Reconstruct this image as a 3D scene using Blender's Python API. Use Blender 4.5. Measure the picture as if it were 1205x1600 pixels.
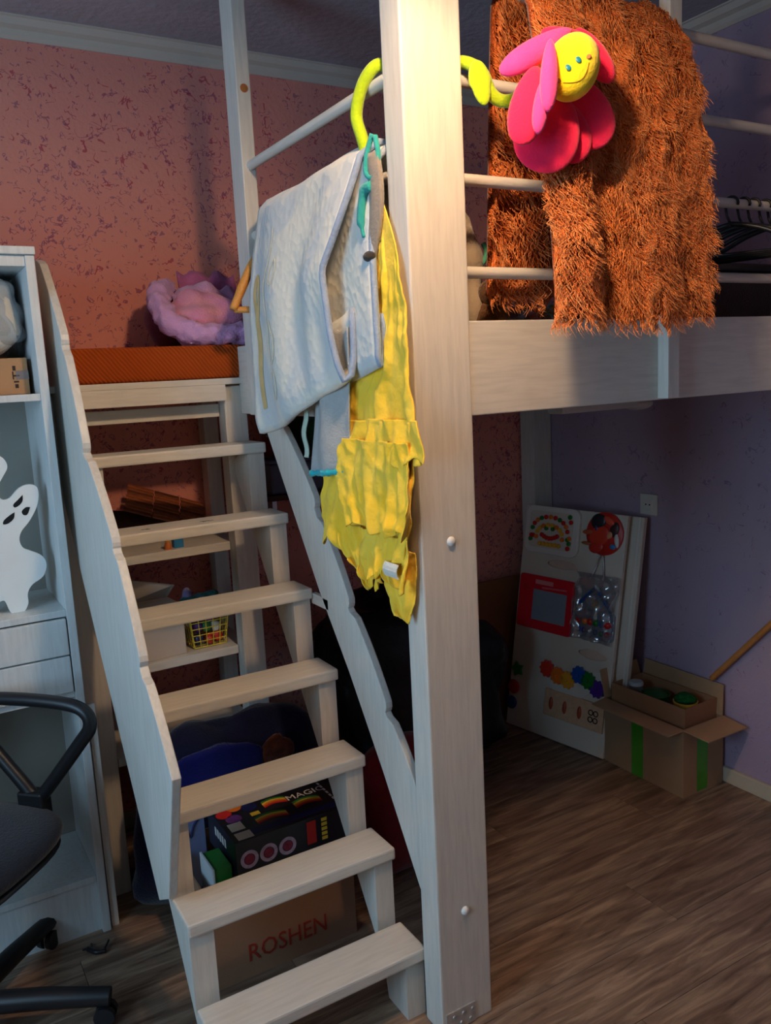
import bpy, bmesh, math, random
import numpy as np
from mathutils import Vector, Matrix, noise

random.seed(7); np.random.seed(7)
for o in list(bpy.data.objects): bpy.data.objects.remove(o)
S = bpy.context.scene
COL = S.collection

# ------------------------------------------------------------------ camera
FPX = 1304.7
yaw, pitch, roll = [math.radians(a) for a in (30.353, -9.454, -2.904)]
vd = Vector((math.sin(yaw)*math.cos(pitch), math.cos(yaw)*math.cos(pitch), math.sin(pitch)))
vr = Vector((math.cos(yaw), -math.sin(yaw), 0)); vu = vr.cross(vd)
RIGHT = vr*math.cos(roll) + vu*math.sin(roll)
UP = -vr*math.sin(roll) + vu*math.cos(roll)
cam_data = bpy.data.cameras.new('camera'); cam = bpy.data.objects.new('camera', cam_data); COL.objects.link(cam)
mw = Matrix((RIGHT, UP, -vd)).transposed().to_4x4(); mw.translation = Vector((0, 0, 1.5))
cam.matrix_world = mw
cam_data.sensor_fit = 'VERTICAL'; cam_data.sensor_height = 24.0; cam_data.lens = FPX/1600*24.0
cam_data.clip_start = 0.02
S.camera = cam

# ------------------------------------------------------------------ view, sky, lights
S.view_settings.view_transform = 'Standard'; S.view_settings.look = 'None'
S.view_settings.gamma = 1; S.view_settings.use_curve_mapping = False
S.view_settings.exposure = 0.0
world = bpy.data.worlds.new('sky'); S.world = world; world.use_nodes = True
bg = world.node_tree.nodes['Background']; bg.inputs[0].default_value = (0.55, 0.75, 1.0, 1); bg.inputs[1].default_value = 1.0
def add_light(name, kind, loc, energy, color, **k):
    d = bpy.data.lights.new(name, kind); d.energy = energy; d.color = color
    for a, b in k.items(): setattr(d, a, b)
    o = bpy.data.objects.new(name, d); COL.objects.link(o); o.location = loc; return o
WIN_Y0, WIN_Y1, WIN_Z0, WIN_Z1 = 0.10, 1.55, 0.85, 2.15
day = add_light('window_daylight', 'AREA', (-1.66, (WIN_Y0+WIN_Y1)/2, (WIN_Z0+WIN_Z1)/2), 54, (0.41, 0.71, 1.0),
                shape='RECTANGLE', size=WIN_Z1-WIN_Z0, size_y=WIN_Y1-WIN_Y0)
day.rotation_euler = (0, -math.pi/2, 0)
LAMP = (0.74, 0.98, 2.27)
bulb_light = add_light('pendant_bulb_light', 'POINT', LAMP, 27, (1.0, 0.72, 0.46), shadow_soft_size=0.045)

# ------------------------------------------------------------------ materials
MATS = {}
def principled(name):
    m = bpy.data.materials.new(name); m.use_nodes = True; nt = m.node_tree
    return m, nt, nt.nodes['Principled BSDF']
def N(nt, t, **k):
    n = nt.nodes.new(t)
    for a, b in k.items():
        if a in n.inputs: n.inputs[a].default_value = b
        else: setattr(n, a, b)
    return n
def rgba(c): return (c[0], c[1], c[2], 1)
def srgb(r, g, b):
    f = lambda v: (v/255/12.92) if v/255 <= .04045 else ((v/255+.055)/1.055)**2.4
    return (f(r), f(g), f(b))
def mat(name, col, rough=.6, var=.08, scale=12, bump=.0, bscale=60, stretch=(1, 1, 1), spec=.3, sheen=0, metal=0, col2=None):
    if name in MATS: return MATS[name]
    m, nt, b = principled(name)
    tc = N(nt, 'ShaderNodeTexCoord'); mp = N(nt, 'ShaderNodeMapping'); mp.inputs['Scale'].default_value = stretch
    nt.links.new(tc.outputs['Object'], mp.inputs[0])
    nz = N(nt, 'ShaderNodeTexNoise', Scale=scale, Detail=4.0); nt.links.new(mp.outputs[0], nz.inputs['Vector'])
    rp = N(nt, 'ShaderNodeValToRGB'); rp.color_ramp.elements[0].position = .3; rp.color_ramp.elements[1].position = .7
    c2 = col2 if col2 else tuple(min(1, c*(1+var)) for c in col)
    rp.color_ramp.elements[0].color = rgba(tuple(c*(1-var) for c in col) if not col2 else col); rp.color_ramp.elements[1].color = rgba(c2)
    nt.links.new(nz.outputs['Fac'], rp.inputs[0]); nt.links.new(rp.outputs[0], b.inputs['Base Color'])
    b.inputs['Roughness'].default_value = rough; b.inputs['Specular IOR Level'].default_value = spec
    b.inputs['Metallic'].default_value = metal
    if sheen: b.inputs['Sheen Weight'].default_value = sheen
    if bump:
        n2 = N(nt, 'ShaderNodeTexNoise', Scale=bscale, Detail=5.0); nt.links.new(mp.outputs[0], n2.inputs['Vector'])
        bp = N(nt, 'ShaderNodeBump', Strength=bump, Distance=.01); nt.links.new(n2.outputs['Fac'], bp.inputs['Height'])
        nt.links.new(bp.outputs[0], b.inputs['Normal'])
    MATS[name] = m; return m

def wall_paint(name, base, base2, flecks, fleck_amount):
    """painted plaster strewn with curled coloured flakes"""
    m, nt, b = principled(name)
    tc = N(nt, 'ShaderNodeTexCoord'); P = tc.outputs['Object']
    big = N(nt, 'ShaderNodeTexNoise', Scale=1.6, Detail=3.0); nt.links.new(P, big.inputs['Vector'])
    r0 = N(nt, 'ShaderNodeValToRGB'); r0.color_ramp.elements[0].color = rgba(base); r0.color_ramp.elements[1].color = rgba(base2)
    r0.color_ramp.elements[0].position = .35; r0.color_ramp.elements[1].position = .65
    nt.links.new(big.outputs['Fac'], r0.inputs[0]); cur = r0.outputs[0]; relief = None
    for i, (fc, sc, wid, off) in enumerate(flecks):
        mp = N(nt, 'ShaderNodeMapping'); mp.inputs['Location'].default_value = off; nt.links.new(P, mp.inputs[0])
        a = N(nt, 'ShaderNodeTexNoise', Scale=sc, Detail=1.5, Distortion=1.6); nt.links.new(mp.outputs[0], a.inputs['Vector'])
        s1 = N(nt, 'ShaderNodeMath', operation='SUBTRACT'); s1.inputs[1].default_value = .5; nt.links.new(a.outputs['Fac'], s1.inputs[0])
        s2 = N(nt, 'ShaderNodeMath', operation='ABSOLUTE'); nt.links.new(s1.outputs[0], s2.inputs[0])
        s3 = N(nt, 'ShaderNodeMath', operation='LESS_THAN'); s3.inputs[1].default_value = wid; nt.links.new(s2.outputs[0], s3.inputs[0])
        q = N(nt, 'ShaderNodeTexNoise', Scale=sc*1.35, Detail=.5); nt.links.new(mp.outputs[0], q.inputs['Vector'])
        c = N(nt, 'ShaderNodeTexNoise', Scale=2.1, Detail=2.0); nt.links.new(mp.outputs[0], c.inputs['Vector'])
        ad = N(nt, 'ShaderNodeMath', operation='MULTIPLY_ADD'); ad.inputs[1].default_value = .55; nt.links.new(c.outputs['Fac'], ad.inputs[0]); nt.links.new(q.outputs['Fac'], ad.inputs[2])
        g = N(nt, 'ShaderNodeMath', operation='GREATER_THAN'); g.inputs[1].default_value = .86 - fleck_amount; nt.links.new(ad.outputs[0], g.inputs[0])
        mu = N(nt, 'ShaderNodeMath', operation='MULTIPLY'); nt.links.new(s3.outputs[0], mu.inputs[0]); nt.links.new(g.outputs[0], mu.inputs[1])
        fa = N(nt, 'ShaderNodeMath', operation='MULTIPLY'); fa.inputs[1].default_value = .65; nt.links.new(mu.outputs[0], fa.inputs[0])
        mx = N(nt, 'ShaderNodeMix', data_type='RGBA'); nt.links.new(fa.outputs[0], mx.inputs[0]); nt.links.new(cur, mx.inputs[6]); mx.inputs[7].default_value = rgba(fc)
        cur = mx.outputs[2]
    nt.links.new(cur, b.inputs['Base Color']); b.inputs['Roughness'].default_value = .8; b.inputs['Specular IOR Level'].default_value = .2
    nb = N(nt, 'ShaderNodeTexNoise', Scale=70.0, Detail=6.0); nt.links.new(P, nb.inputs['Vector'])
    bp = N(nt, 'ShaderNodeBump', Strength=.35, Distance=.006); nt.links.new(nb.outputs['Fac'], bp.inputs['Height']); nt.links.new(bp.outputs[0], b.inputs['Normal'])
    return m

M_PINK = wall_paint('pink_flaked_plaster', srgb(224, 142, 130), srgb(232, 150, 132),
    [(srgb(140, 50, 96), 24, .022, (0, 0, 0)), (srgb(176, 26, 70), 17, .020, (3, 5, 1)), (srgb(140, 84, 112), 31, .034, (7, 2, 4))], -.015)
M_LAV = wall_paint('lavender_plaster', srgb(166, 146, 170), srgb(176, 152, 166),
    [(srgb(130, 108, 140), 14, .014, (1, 1, 0)), (srgb(140, 90, 110), 18, .012, (4, 5, 1))], -.06)
M_PLAIN = mat('plain_cream_plaster', srgb(178, 166, 158), .85, .03, 2, .2, 60)
M_CEIL = mat('grey_ceiling_plaster', srgb(164, 162, 168), .9, .10, 3.0, .4, 40, col2=srgb(182, 178, 186))
M_CORN = mat('cornice_cream', srgb(205, 192, 178), .7, .04, 6, .1, 40)
M_BASEB = mat('baseboard_cream', srgb(196, 182, 160), .6, .06, 8, .05, 40)

def white_wood(name, col, stretch):
    m, nt, b = principled(name)
    tc = N(nt, 'ShaderNodeTexCoord'); mp = N(nt, 'ShaderNodeMapping'); mp.inputs['Scale'].default_value = stretch
    nt.links.new(tc.outputs['Object'], mp.inputs[0])
    g = N(nt, 'ShaderNodeTexNoise', Scale=26.0, Detail=5.0, Distortion=.5); nt.links.new(mp.outputs[0], g.inputs['Vector'])
    r = N(nt, 'ShaderNodeValToRGB'); r.color_ramp.elements[0].position = .30; r.color_ramp.elements[1].position = .62
    r.color_ramp.elements[0].color = rgba(tuple(c*.88 for c in col)); r.color_ramp.elements[1].color = rgba(col)
    nt.links.new(g.outputs['Fac'], r.inputs[0])
    s = N(nt, 'ShaderNodeTexNoise', Scale=7.0, Detail=6.0); nt.links.new(tc.outputs['Object'], s.inputs['Vector'])
    sr = N(nt, 'ShaderNodeValToRGB'); sr.color_ramp.elements[0].position = .60; sr.color_ramp.elements[1].position = .78
    sr.color_ramp.elements[0].color = (0, 0, 0, 1); sr.color_ramp.elements[1].color = (.28, .28, .28, 1); nt.links.new(s.outputs['Fac'], sr.inputs[0])
    mx = N(nt, 'ShaderNodeMix', data_type='RGBA'); nt.links.new(sr.outputs[0], mx.inputs[0]); nt.links.new(r.outputs[0], mx.inputs[6]); mx.inputs[7].default_value = rgba(tuple(c*f for c, f in zip(col, (.74, .68, .6))))
    nt.links.new(mx.outputs[2], b.inputs['Base Color']); b.inputs['Roughness'].default_value = .42; b.inputs['Specular IOR Level'].default_value = .35
    bp = N(nt, 'ShaderNodeBump', Strength=.12, Distance=.004); nt.links.new(g.outputs['Fac'], bp.inputs['Height']); nt.links.new(bp.outputs[0], b.inputs['Normal'])
    return m
WHITE = srgb(216, 209, 198)
M_WZ = white_wood('white_paint_upright', WHITE, (4, 4, .35))
M_WX = white_wood('white_paint_lengthwise', WHITE, (.35, 4, 4))
M_WY = white_wood('white_paint_crosswise', WHITE, (4, .35, 4))

def floor_mat():
    m, nt, b = principled('laminate_oak')
    tc = N(nt, 'ShaderNodeTexCoord'); oi = N(nt, 'ShaderNodeObjectInfo')
    ad = N(nt, 'ShaderNodeVectorMath', operation='SCALE'); ad.inputs['Scale'].default_value = 40
    cb = N(nt, 'ShaderNodeCombineXYZ'); nt.links.new(oi.outputs['Random'], cb.inputs[0]); nt.links.new(oi.outputs['Random'], cb.inputs[1]); nt.links.new(cb.outputs[0], ad.inputs[0])
    pl = N(nt, 'ShaderNodeVectorMath', operation='ADD'); nt.links.new(tc.outputs['Object'], pl.inputs[0]); nt.links.new(ad.outputs[0], pl.inputs[1])
    mp = N(nt, 'ShaderNodeMapping'); mp.inputs['Scale'].default_value = (1.2, 11, 1); nt.links.new(pl.outputs[0], mp.inputs[0])
    g = N(nt, 'ShaderNodeTexNoise', Scale=3.2, Detail=8.0, Distortion=.7, Roughness=.62); nt.links.new(mp.outputs[0], g.inputs['Vector'])
    r = N(nt, 'ShaderNodeValToRGB'); e = r.color_ramp.elements
    e[0].position = .28; e[0].color = rgba(srgb(84, 62, 48)); e[1].position = .75; e[1].color = rgba(srgb(184, 156, 128))
    k = e.new(.5); k.color = rgba(srgb(132, 106, 88))
    nt.links.new(g.outputs['Fac'], r.inputs[0])
    hs = N(nt, 'ShaderNodeHueSaturation'); nt.links.new(r.outputs[0], hs.inputs['Color'])
    mr = N(nt, 'ShaderNodeMapRange'); mr.inputs[3].default_value = .80; mr.inputs[4].default_value = 1.16; nt.links.new(oi.outputs['Random'], mr.inputs[0]); nt.links.new(mr.outputs[0], hs.inputs['Value'])
    nt.links.new(hs.outputs[0], b.inputs['Base Color']); b.inputs['Roughness'].default_value = .42; b.inputs['Specular IOR Level'].default_value = .42
    bp = N(nt, 'ShaderNodeBump', Strength=.15, Distance=.003); nt.links.new(g.outputs['Fac'], bp.inputs['Height']); nt.links.new(bp.outputs[0], b.inputs['Normal'])
    return m
M_FLOOR = floor_mat()

def knit_mat(name, c1, c2, sc):
    m, nt, b = principled(name)
    tc = N(nt, 'ShaderNodeTexCoord'); mp = N(nt, 'ShaderNodeMapping'); mp.inputs['Rotation'].default_value = (0, math.radians(38), 0); nt.links.new(tc.outputs['Object'], mp.inputs[0])
    w = N(nt, 'ShaderNodeTexWave', Scale=sc, Distortion=1.0, Detail=1.0); w.bands_direction = 'X'; nt.links.new(mp.outputs[0], w.inputs['Vector'])
    r = N(nt, 'ShaderNodeValToRGB'); r.color_ramp.elements[0].color = rgba(c1); r.color_ramp.elements[1].color = rgba(c2); nt.links.new(w.outputs['Fac'], r.inputs[0])
    nt.links.new(r.outputs[0], b.inputs['Base Color']); b.inputs['Roughness'].default_value = .9; b.inputs['Specular IOR Level'].default_value = .1
    bp = N(nt, 'ShaderNodeBump', Strength=.4, Distance=.006); nt.links.new(w.outputs['Fac'], bp.inputs['Height']); nt.links.new(bp.outputs[0], b.inputs['Normal'])
    return m
M_ORANGE = knit_mat('orange_ribbed_cloth', srgb(150, 62, 20), srgb(178, 80, 28), 34)
def fabric(name, col, var=.12, scale=30, bump=.3, rough=.9, col2=None): return mat(name, col, rough, var, scale, bump, 180, spec=.1, sheen=.25, col2=col2)
def plastic(name, col, rough=.35): return mat(name, col, rough, .04, 8, 0, spec=.45)
M_CARD = mat('cardboard', srgb(160, 128, 98), .85, .06, 5, .1, 120)
M_CARD2 = mat('cardboard_inner', srgb(176, 138, 104), .85, .06, 5, .1, 120)
M_BLACKPL = plastic('black_plastic', (.012, .012, .014), .4)
M_BLACKFB = fabric('black_cloth', (.012, .012, .016), .3)
M_STEEL = mat('screw_steel', (.55, .55, .56), .35, .05, 20, metal=.9)

def fur_mat():
    m, nt, b = principled('orange_fur_strand')
    at = N(nt, 'ShaderNodeAttribute', attribute_name='tint')
    r = N(nt, 'ShaderNodeValToRGB'); e = r.color_ramp.elements
    e[0].position = 0; e[0].color = rgba(srgb(168, 72, 26)); e[1].position = 1; e[1].color = rgba(srgb(250, 180, 118))
    k = e.new(.5); k.color = rgba(srgb(228, 126, 62))
    nt.links.new(at.outputs['Fac'], r.inputs[0]); nt.links.new(r.outputs[0], b.inputs['Base Color'])
    b.inputs['Roughness'].default_value = .55; b.inputs['Specular IOR Level'].default_value = .25
    return m
M_FUR = fur_mat(); M_HIDE = fabric('orange_fur_backing', srgb(150, 66, 26), .15)

def glass_mat():
    m = bpy.data.materials.new('window_glass'); m.use_nodes = True; nt = m.node_tree; nt.nodes.clear()
    o = N(nt, 'ShaderNodeOutputMaterial'); t = N(nt, 'ShaderNodeBsdfTransparent'); g = N(nt, 'ShaderNodeBsdfGlossy', Roughness=.03); x = N(nt, 'ShaderNodeMixShader'); x.inputs[0].default_value = .06
    nt.links.new(t.outputs[0], x.inputs[1]); nt.links.new(g.outputs[0], x.inputs[2]); nt.links.new(x.outputs[0], o.inputs[0]); return m
M_GLASS = glass_mat()
def film_mat():
    m = bpy.data.materials.new('clear_plastic_film'); m.use_nodes = True; nt = m.node_tree; nt.nodes.clear()
    o = N(nt, 'ShaderNodeOutputMaterial'); t = N(nt, 'ShaderNodeBsdfTransparent'); t.inputs[0].default_value = (.9, .92, .95, 1)
    g = N(nt, 'ShaderNodeBsdfGlossy', Roughness=.12); d = N(nt, 'ShaderNodeBsdfDiffuse'); d.inputs[0].default_value = (.6, .62, .66, 1)
    x = N(nt, 'ShaderNodeMixShader'); x.inputs[0].default_value = .22; y = N(nt, 'ShaderNodeMixShader'); y.inputs[0].default_value = .14
    nt.links.new(t.outputs[0], y.inputs[1]); nt.links.new(d.outputs[0], y.inputs[2]); nt.links.new(y.outputs[0], x.inputs[1]); nt.links.new(g.outputs[0], x.inputs[2]); nt.links.new(x.outputs[0], o.inputs[0]); return m
M_FILM = film_mat()

# ------------------------------------------------------------------ mesh helpers
class MB:
    def __init__(s, mtx=None): s.v = []; s.f = []; s.m = mtx
    def add(s, vs, fs):
        n = len(s.v); s.v += [tuple(p) for p in vs]; s.f += [tuple(i+n for i in f) for f in fs]; return s
    def box(s, x0, x1, y0, y1, z0, z1):
        return s.add([(x0,y0,z0),(x1,y0,z0),(x1,y1,z0),(x0,y1,z0),(x0,y0,z1),(x1,y0,z1),(x1,y1,z1),(x0,y1,z1)],
                     [(3,2,1,0),(4,5,6,7),(0,1,5,4),(1,2,6,5),(2,3,7,6),(3,0,4,7)])
    def prism(s, pts, axis, a, b):
        """polygon (two coords) pushed along an axis from a to b"""
        def P(p, t): return {'X': (t, p[0], p[1]), 'Y': (p[0], t, p[1]), 'Z': (p[0], p[1], t)}[axis]
        n = len(pts); vs = [P(p, a) for p in pts] + [P(p, b) for p in pts]
        return s.add(vs, [tuple(range(n))[::-1], tuple(range(n, 2*n))] + [(i, (i+1) % n, n+(i+1) % n, n+i) for i in range(n)])
    def tube(s, pts, r, n=8, closed=False):
        pts = [Vector(p) for p in pts]; k = len(pts); rs = r if isinstance(r, (list, tuple)) else [r]*k
        rings = []; prev = None
        for i, p in enumerate(pts):
            if closed: t = (pts[(i+1) % k]-pts[i-1])
            else: t = pts[min(i+1, k-1)]-pts[max(i-1, 0)]
            t.normalize()
            if prev is None:
                a = Vector((0, 0, 1)) if abs(t.z) < .9 else Vector((1, 0, 0)); x = t.cross(a).normalized()
            else: x = (prev - t*prev.dot(t)).normalized()
            prev = x; y = t.cross(x)
            rings.append([p + (x*math.cos(2*math.pi*j/n) + y*math.sin(2*math.pi*j/n))*rs[i] for j in range(n)])
        vs = [q for rg in rings for q in rg]; fs = []
        for i in range(k if closed else k-1):
            i2 = (i+1) % k
            for j in range(n): fs.append((i*n+j, i*n+(j+1) % n, i2*n+(j+1) % n, i2*n+j))
        if not closed: fs += [tuple(range(n))[::-1], tuple((k-1)*n+j for j in range(n))]
        return s.add(vs, fs)
    def lathe(s, prof, c, n=24, axis='Z', caps=True):
        vs = []
        for r, h in prof:
            for j in range(n):
                a = 2*math.pi*j/n; x, y = r*math.cos(a), r*math.sin(a)
                vs.append({'Z': (c[0]+x, c[1]+y, c[2]+h), 'Y': (c[0]+x, c[1]+h, c[2]+y), 'X': (c[0]+h, c[1]+x, c[2]+y)}[axis])
        k = len(prof); fs = [(i*n+j, i*n+(j+1) % n, (i+1)*n+(j+1) % n, (i+1)*n+j) for i in range(k-1) for j in range(n)]
        if caps: fs += [tuple(range(n))[::-1], tuple((k-1)*n+j for j in range(n))]
        return s.add(vs, fs)
    def ell(s, c, r, nu=20, nv=14, rot=None, jit=0, js=8, fn=None):
        vs = []; c = Vector(c)
        for i in range(1, nv):
            th = math.pi*i/nv
            for j in range(nu):
                ph = 2*math.pi*j/nu; d = Vector((math.sin(th)*math.cos(ph), math.sin(th)*math.sin(ph), math.cos(th)))
                if fn: d = fn(d)
                p = Vector((d.x*r[0], d.y*r[1], d.z*r[2]))
                if jit: p *= 1 + jit*noise.noise((c+p)*js)
                vs.append(c + (rot @ p if rot else p))
        top = Vector((0, 0, r[2])); bot = -top
        vs += [c + (rot @ top if rot else top), c + (rot @ bot if rot else bot)]
        fs = [(i*nu+j, (i+1)*nu+j, (i+1)*nu+(j+1) % nu, i*nu+(j+1) % nu) for i in range(nv-2) for j in range(nu)]
        T, B = len(vs)-2, len(vs)-1
        fs += [(T, j, (j+1) % nu) for j in range(nu)] + [(B, (nv-2)*nu+(j+1) % nu, (nv-2)*nu+j) for j in range(nu)]
        return s.add(vs, fs)
    def sheet(s, fn, nu, nv, th):
        g = [[Vector(fn(i/nu, j/nv)) for j in range(nv+1)] for i in range(nu+1)]
        A = []; B = []
        for i in range(nu+1):
            for j in range(nv+1):
                du = g[min(i+1, nu)][j]-g[max(i-1, 0)][j]; dv = g[i][min(j+1, nv)]-g[i][max(j-1, 0)]
                n = du.cross(dv); n = n.normalized() if n.length > 1e-9 else Vector((0, 0, 1))
                A.append(g[i][j]+n*th/2); B.append(g[i][j]-n*th/2)
        w = nv+1; k = len(A); fs = []
        for i in range(nu):
            for j in range(nv):
                a = i*w+j; fs.append((a, a+w, a+w+1, a+1)); fs.append((k+a, k+a+1, k+a+w+1, k+a+w))
        rim = [i*w for i in range(nu+1)] + [nu*w+j for j in range(1, nv+1)] + [i*w+nv for i in range(nu-1, -1, -1)] + [j for j in range(nv-1, 0, -1)]
        for a, b in zip(rim, rim[1:]+rim[:1]): fs.append((a, k+a, k+b, b))
        return s.add(A+B, fs)
    def build(s, name, material, parent=None, smooth=False, bevel=0, seg=2):
        vs = [s.m @ Vector(v) for v in s.v] if s.m else [Vector(v) for v in s.v]
        off = root_loc(parent)
        me = bpy.data.meshes.new(name); me.from_pydata([v-off for v in vs], [], s.f); me.update()
        bm = bmesh.new(); bm.from_mesh(me); bmesh.ops.recalc_face_normals(bm, faces=bm.faces)
        if bevel:
            es = [e for e in bm.edges if e.is_manifold and e.calc_face_angle(0) > .5]
            bmesh.ops.bevel(bm, geom=es, offset=bevel, segments=seg, affect='EDGES', profile=.6, clamp_overlap=True)
        bm.to_mesh(me); bm.free()
        if smooth:
            me.polygons.foreach_set('use_smooth', [True]*len(me.polygons))
            if smooth == 'auto':
                try: me.set_sharp_from_angle(angle=math.radians(40))
                except Exception: pass
        me.materials.append(material)
        o = bpy.data.objects.new(name, me); COL.objects.link(o)
        if parent: o.parent = parent
        else: o.location = (0, 0, 0)
        return o
def root_loc(p):
    l = Vector((0, 0, 0))
    while p: l += p.location; p = p.parent
    return l
def tag(o, label=None, cat=None, group=None, kind=None):
    if label: o['label'] = label
    if cat: o['category'] = cat
    if group: o['group'] = group
    if kind: o['kind'] = kind
    return o
def thing(name, loc, label, cat, group=None):
    o = bpy.data.objects.new(name, None); COL.objects.link(o); o.location = loc; o.empty_display_size = .05
    return tag(o, label, cat, group)
def copy_tree(o, parent=None, loc=None, rz=None, label=None):
    c = o.copy(); COL.objects.link(c); c.parent = parent
    if loc is not None: c.location = loc
    if rz is not None: c.rotation_euler = (0, 0, rz)
    if label: c['label'] = label
    for ch in list(o.children): copy_tree(ch, c)
    return c
def basis(o, ex, ey, ez):
    m = Matrix((Vector(ex), Vector(ey), Vector(ez))).transposed().to_4x4(); m.translation = Vector(o); return m
def text(name, s, size, mtx, material, parent, ext=.0004, align='LEFT', sx=1):
    c = bpy.data.curves.new(name, 'FONT'); c.body = s; c.size = size; c.extrude = ext; c.align_x = align; c.resolution_u = 2
    t = bpy.data.objects.new('tmp', c); COL.objects.link(t); bpy.context.view_layer.update()
    me = bpy.data.meshes.new_from_object(t.evaluated_get(bpy.context.evaluated_depsgraph_get()))
    bpy.data.objects.remove(t); me.name = name
    off = root_loc(parent); me.transform(Matrix.Translation(-off) @ mtx @ Matrix.Diagonal((sx, 1, 1, 1)))
    me.materials.clear(); me.materials.append(material)
    o = bpy.data.objects.new(name, me); COL.objects.link(o); o.parent = parent; return o
def lerp(a, b, t): return a+(b-a)*t
def interp(x, xs, ys): return float(np.interp(x, xs, ys))
def smooth_path(pts, k=6):
    """Catmull-Rom through points"""
    P = [Vector(p) for p in pts]; out = []
    for i in range(len(P)-1):
        p0, p1, p2, p3 = P[max(i-1, 0)], P[i], P[i+1], P[min(i+2, len(P)-1)]
        for j in range(k):
            t = j/k; out.append(.5*((2*p1)+(p2-p0)*t+(2*p0-5*p1+4*p2-p3)*t*t+(3*p1-p0-3*p2+p3)*t**3))
    out.append(P[-1]); return out

# ------------------------------------------------------------------ room
X0, X1, Y0, Y1, ZC = -1.6, 2.42, -1.5, 2.80, 2.57
fl = MB().box(X0-.1, X1+.1, Y0-.1, Y1+.1, -.06, -.0125).build('floor', mat('subfloor', (.05, .04, .03)))
tag(fl, 'brown oak laminate floor of long narrow planks', kind='structure')
PW, PL = .193, 1.29; shared = {}
row = 0; y = Y0
while y < Y1-.001:
    y2 = min(y+PW, Y1); x = X0 - (row*.47 % PL)
    while x < X1:
        xa, xb = max(x, X0), min(x+PL, X1)
        if xb-xa > .02:
            key = (round(xb-xa, 3), round(y2-y, 3))
            if key not in shared:
                b = MB().box(0, key[0]-.0012, 0, key[1]-.0012, -.0125, 0).build('plank', M_FLOOR, None, bevel=.0006, seg=1); shared[key] = b.data; p = b
            else:
                p = bpy.data.objects.new('plank', shared[key]); COL.objects.link(p)
            p.location = (xa, y, 0); p.parent = fl
        x += PL
    y += PW; row += 1
def struct(o, label=None): return tag(o, label, kind='structure')
struct(MB().box(X0-.1, X1+.1, Y1, Y1+.1, -.06, ZC+.1).build('wall_back', M_PINK), 'salmon pink back wall strewn with magenta flakes')
struct(MB().box(X1, X1+.1, Y0-.1, Y1, -.06, ZC+.1).build('wall_right', M_LAV), 'lavender right wall under the loft')
struct(MB().box(X0-.1, X1, Y0-.1, Y0, -.06, ZC+.1).build('wall_front', M_PLAIN), 'plain cream wall behind the viewer')
wl = MB().box(X0-.1, X0, Y0, WIN_Y0, -.06, ZC+.1).box(X0-.1, X0, WIN_Y1, Y1, -.06, ZC+.1).box(X0-.1, X0, WIN_Y0, WIN_Y1, -.06, WIN_Z0).box(X0-.1, X0, WIN_Y0, WIN_Y1, WIN_Z1, ZC+.1)
struct(wl.build('wall_left', M_PLAIN), 'plain cream left wall with the window opening')
struct(MB().box(X0-.1, X1+.1, Y0-.1, Y1+.1, ZC, ZC+.1).build('ceiling', M_CEIL), 'mottled grey ceiling')
w1 = struct(thing('window_1', (X0-.05, (WIN_Y0+WIN_Y1)/2, WIN_Z0), 'white framed window in the left wall', None))
def frame_bars(mb):
    t = .05; xa, xb = X0-.06, X0-.01; ym = (WIN_Y0+WIN_Y1)/2
    mb.box(xa, xb, WIN_Y0, WIN_Y0+t, WIN_Z0, WIN_Z1).box(xa, xb, WIN_Y1-t, WIN_Y1, WIN_Z0, WIN_Z1).box(xa, xb, ym-t/2, ym+t/2, WIN_Z0+t, WIN_Z1-t)
    return mb.box(xa, xb, WIN_Y0+t, WIN_Y1-t, WIN_Z0, WIN_Z0+t).box(xa, xb, WIN_Y0+t, WIN_Y1-t, WIN_Z1-t, WIN_Z1)
frame_bars(MB()).build('window_frame', M_WZ, w1)
for a, b in ((WIN_Y0+.05, WIN_Y0+.70), (WIN_Y0+.75, WIN_Y1-.05)):
    MB().box(X0-.038, X0-.034, a, b, WIN_Z0+.05, WIN_Z1-.05).build('pane', M_GLASS, w1)
# crown moulding and skirting
prof = [(0, 0), (.004, 0), (.012, .010), (.014, .026), (.030, .034), (.040, .050), (.046, .052), (.046, .056), (0, .056)]
struct(MB().prism([(Y1-a, ZC-.056+b) for a, b in prof], 'X', X0, X1).build('trim_1', M_CORN), 'cream crown moulding along the pink wall')
struct(MB().prism([(X1-a, ZC-.056+b) for a, b in prof], 'Y', Y0, Y1-.046).build('trim_2', M_CORN), 'cream crown moulding along the right wall')
struct(MB().box(X1-.016, X1, Y0, Y1-.1, 0, .055).build('baseboard_right', M_BASEB, bevel=.004), 'cream skirting along the lavender wall')
struct(MB().box(X0, X1-.016, Y1-.014, Y1, 0, .05).build('baseboard_back', M_BASEB, bevel=.004), 'cream skirting along the pink wall')
# pendant lamp (above the frame)
pl = thing('pendant_lamp', (LAMP[0], LAMP[1], LAMP[2]), 'pendant lamp with an opaque cream cone shade hanging from the ceiling', 'lamp')
MB().tube([(LAMP[0], LAMP[1], LAMP[2]+.14), (LAMP[0], LAMP[1], ZC-.02)], .003, 8).build('cord', M_BLACKPL, pl)
MB().lathe([(.05, 0), (.05, .012), (.02, .022)], (LAMP[0], LAMP[1], ZC-.022), 24).build('ceiling_rose', M_CORN, pl, True)
sh = []
for r, h in ((.045, .15), (.06, .14), (.15, -.010), (.153, -.010), (.063, .143), (.045, .153)): sh.append((r, h))
MB().lathe(sh, LAMP, 32, caps=False).build('lamp_shade', fabric('lamp_shade_cream', srgb(210, 190, 160)), pl, 'auto')
MB().tube([(LAMP[0], LAMP[1], LAMP[2]+.06), (LAMP[0], LAMP[1], LAMP[2]+.152)], .017, 12).build('socket', M_BLACKPL, pl)

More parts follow.
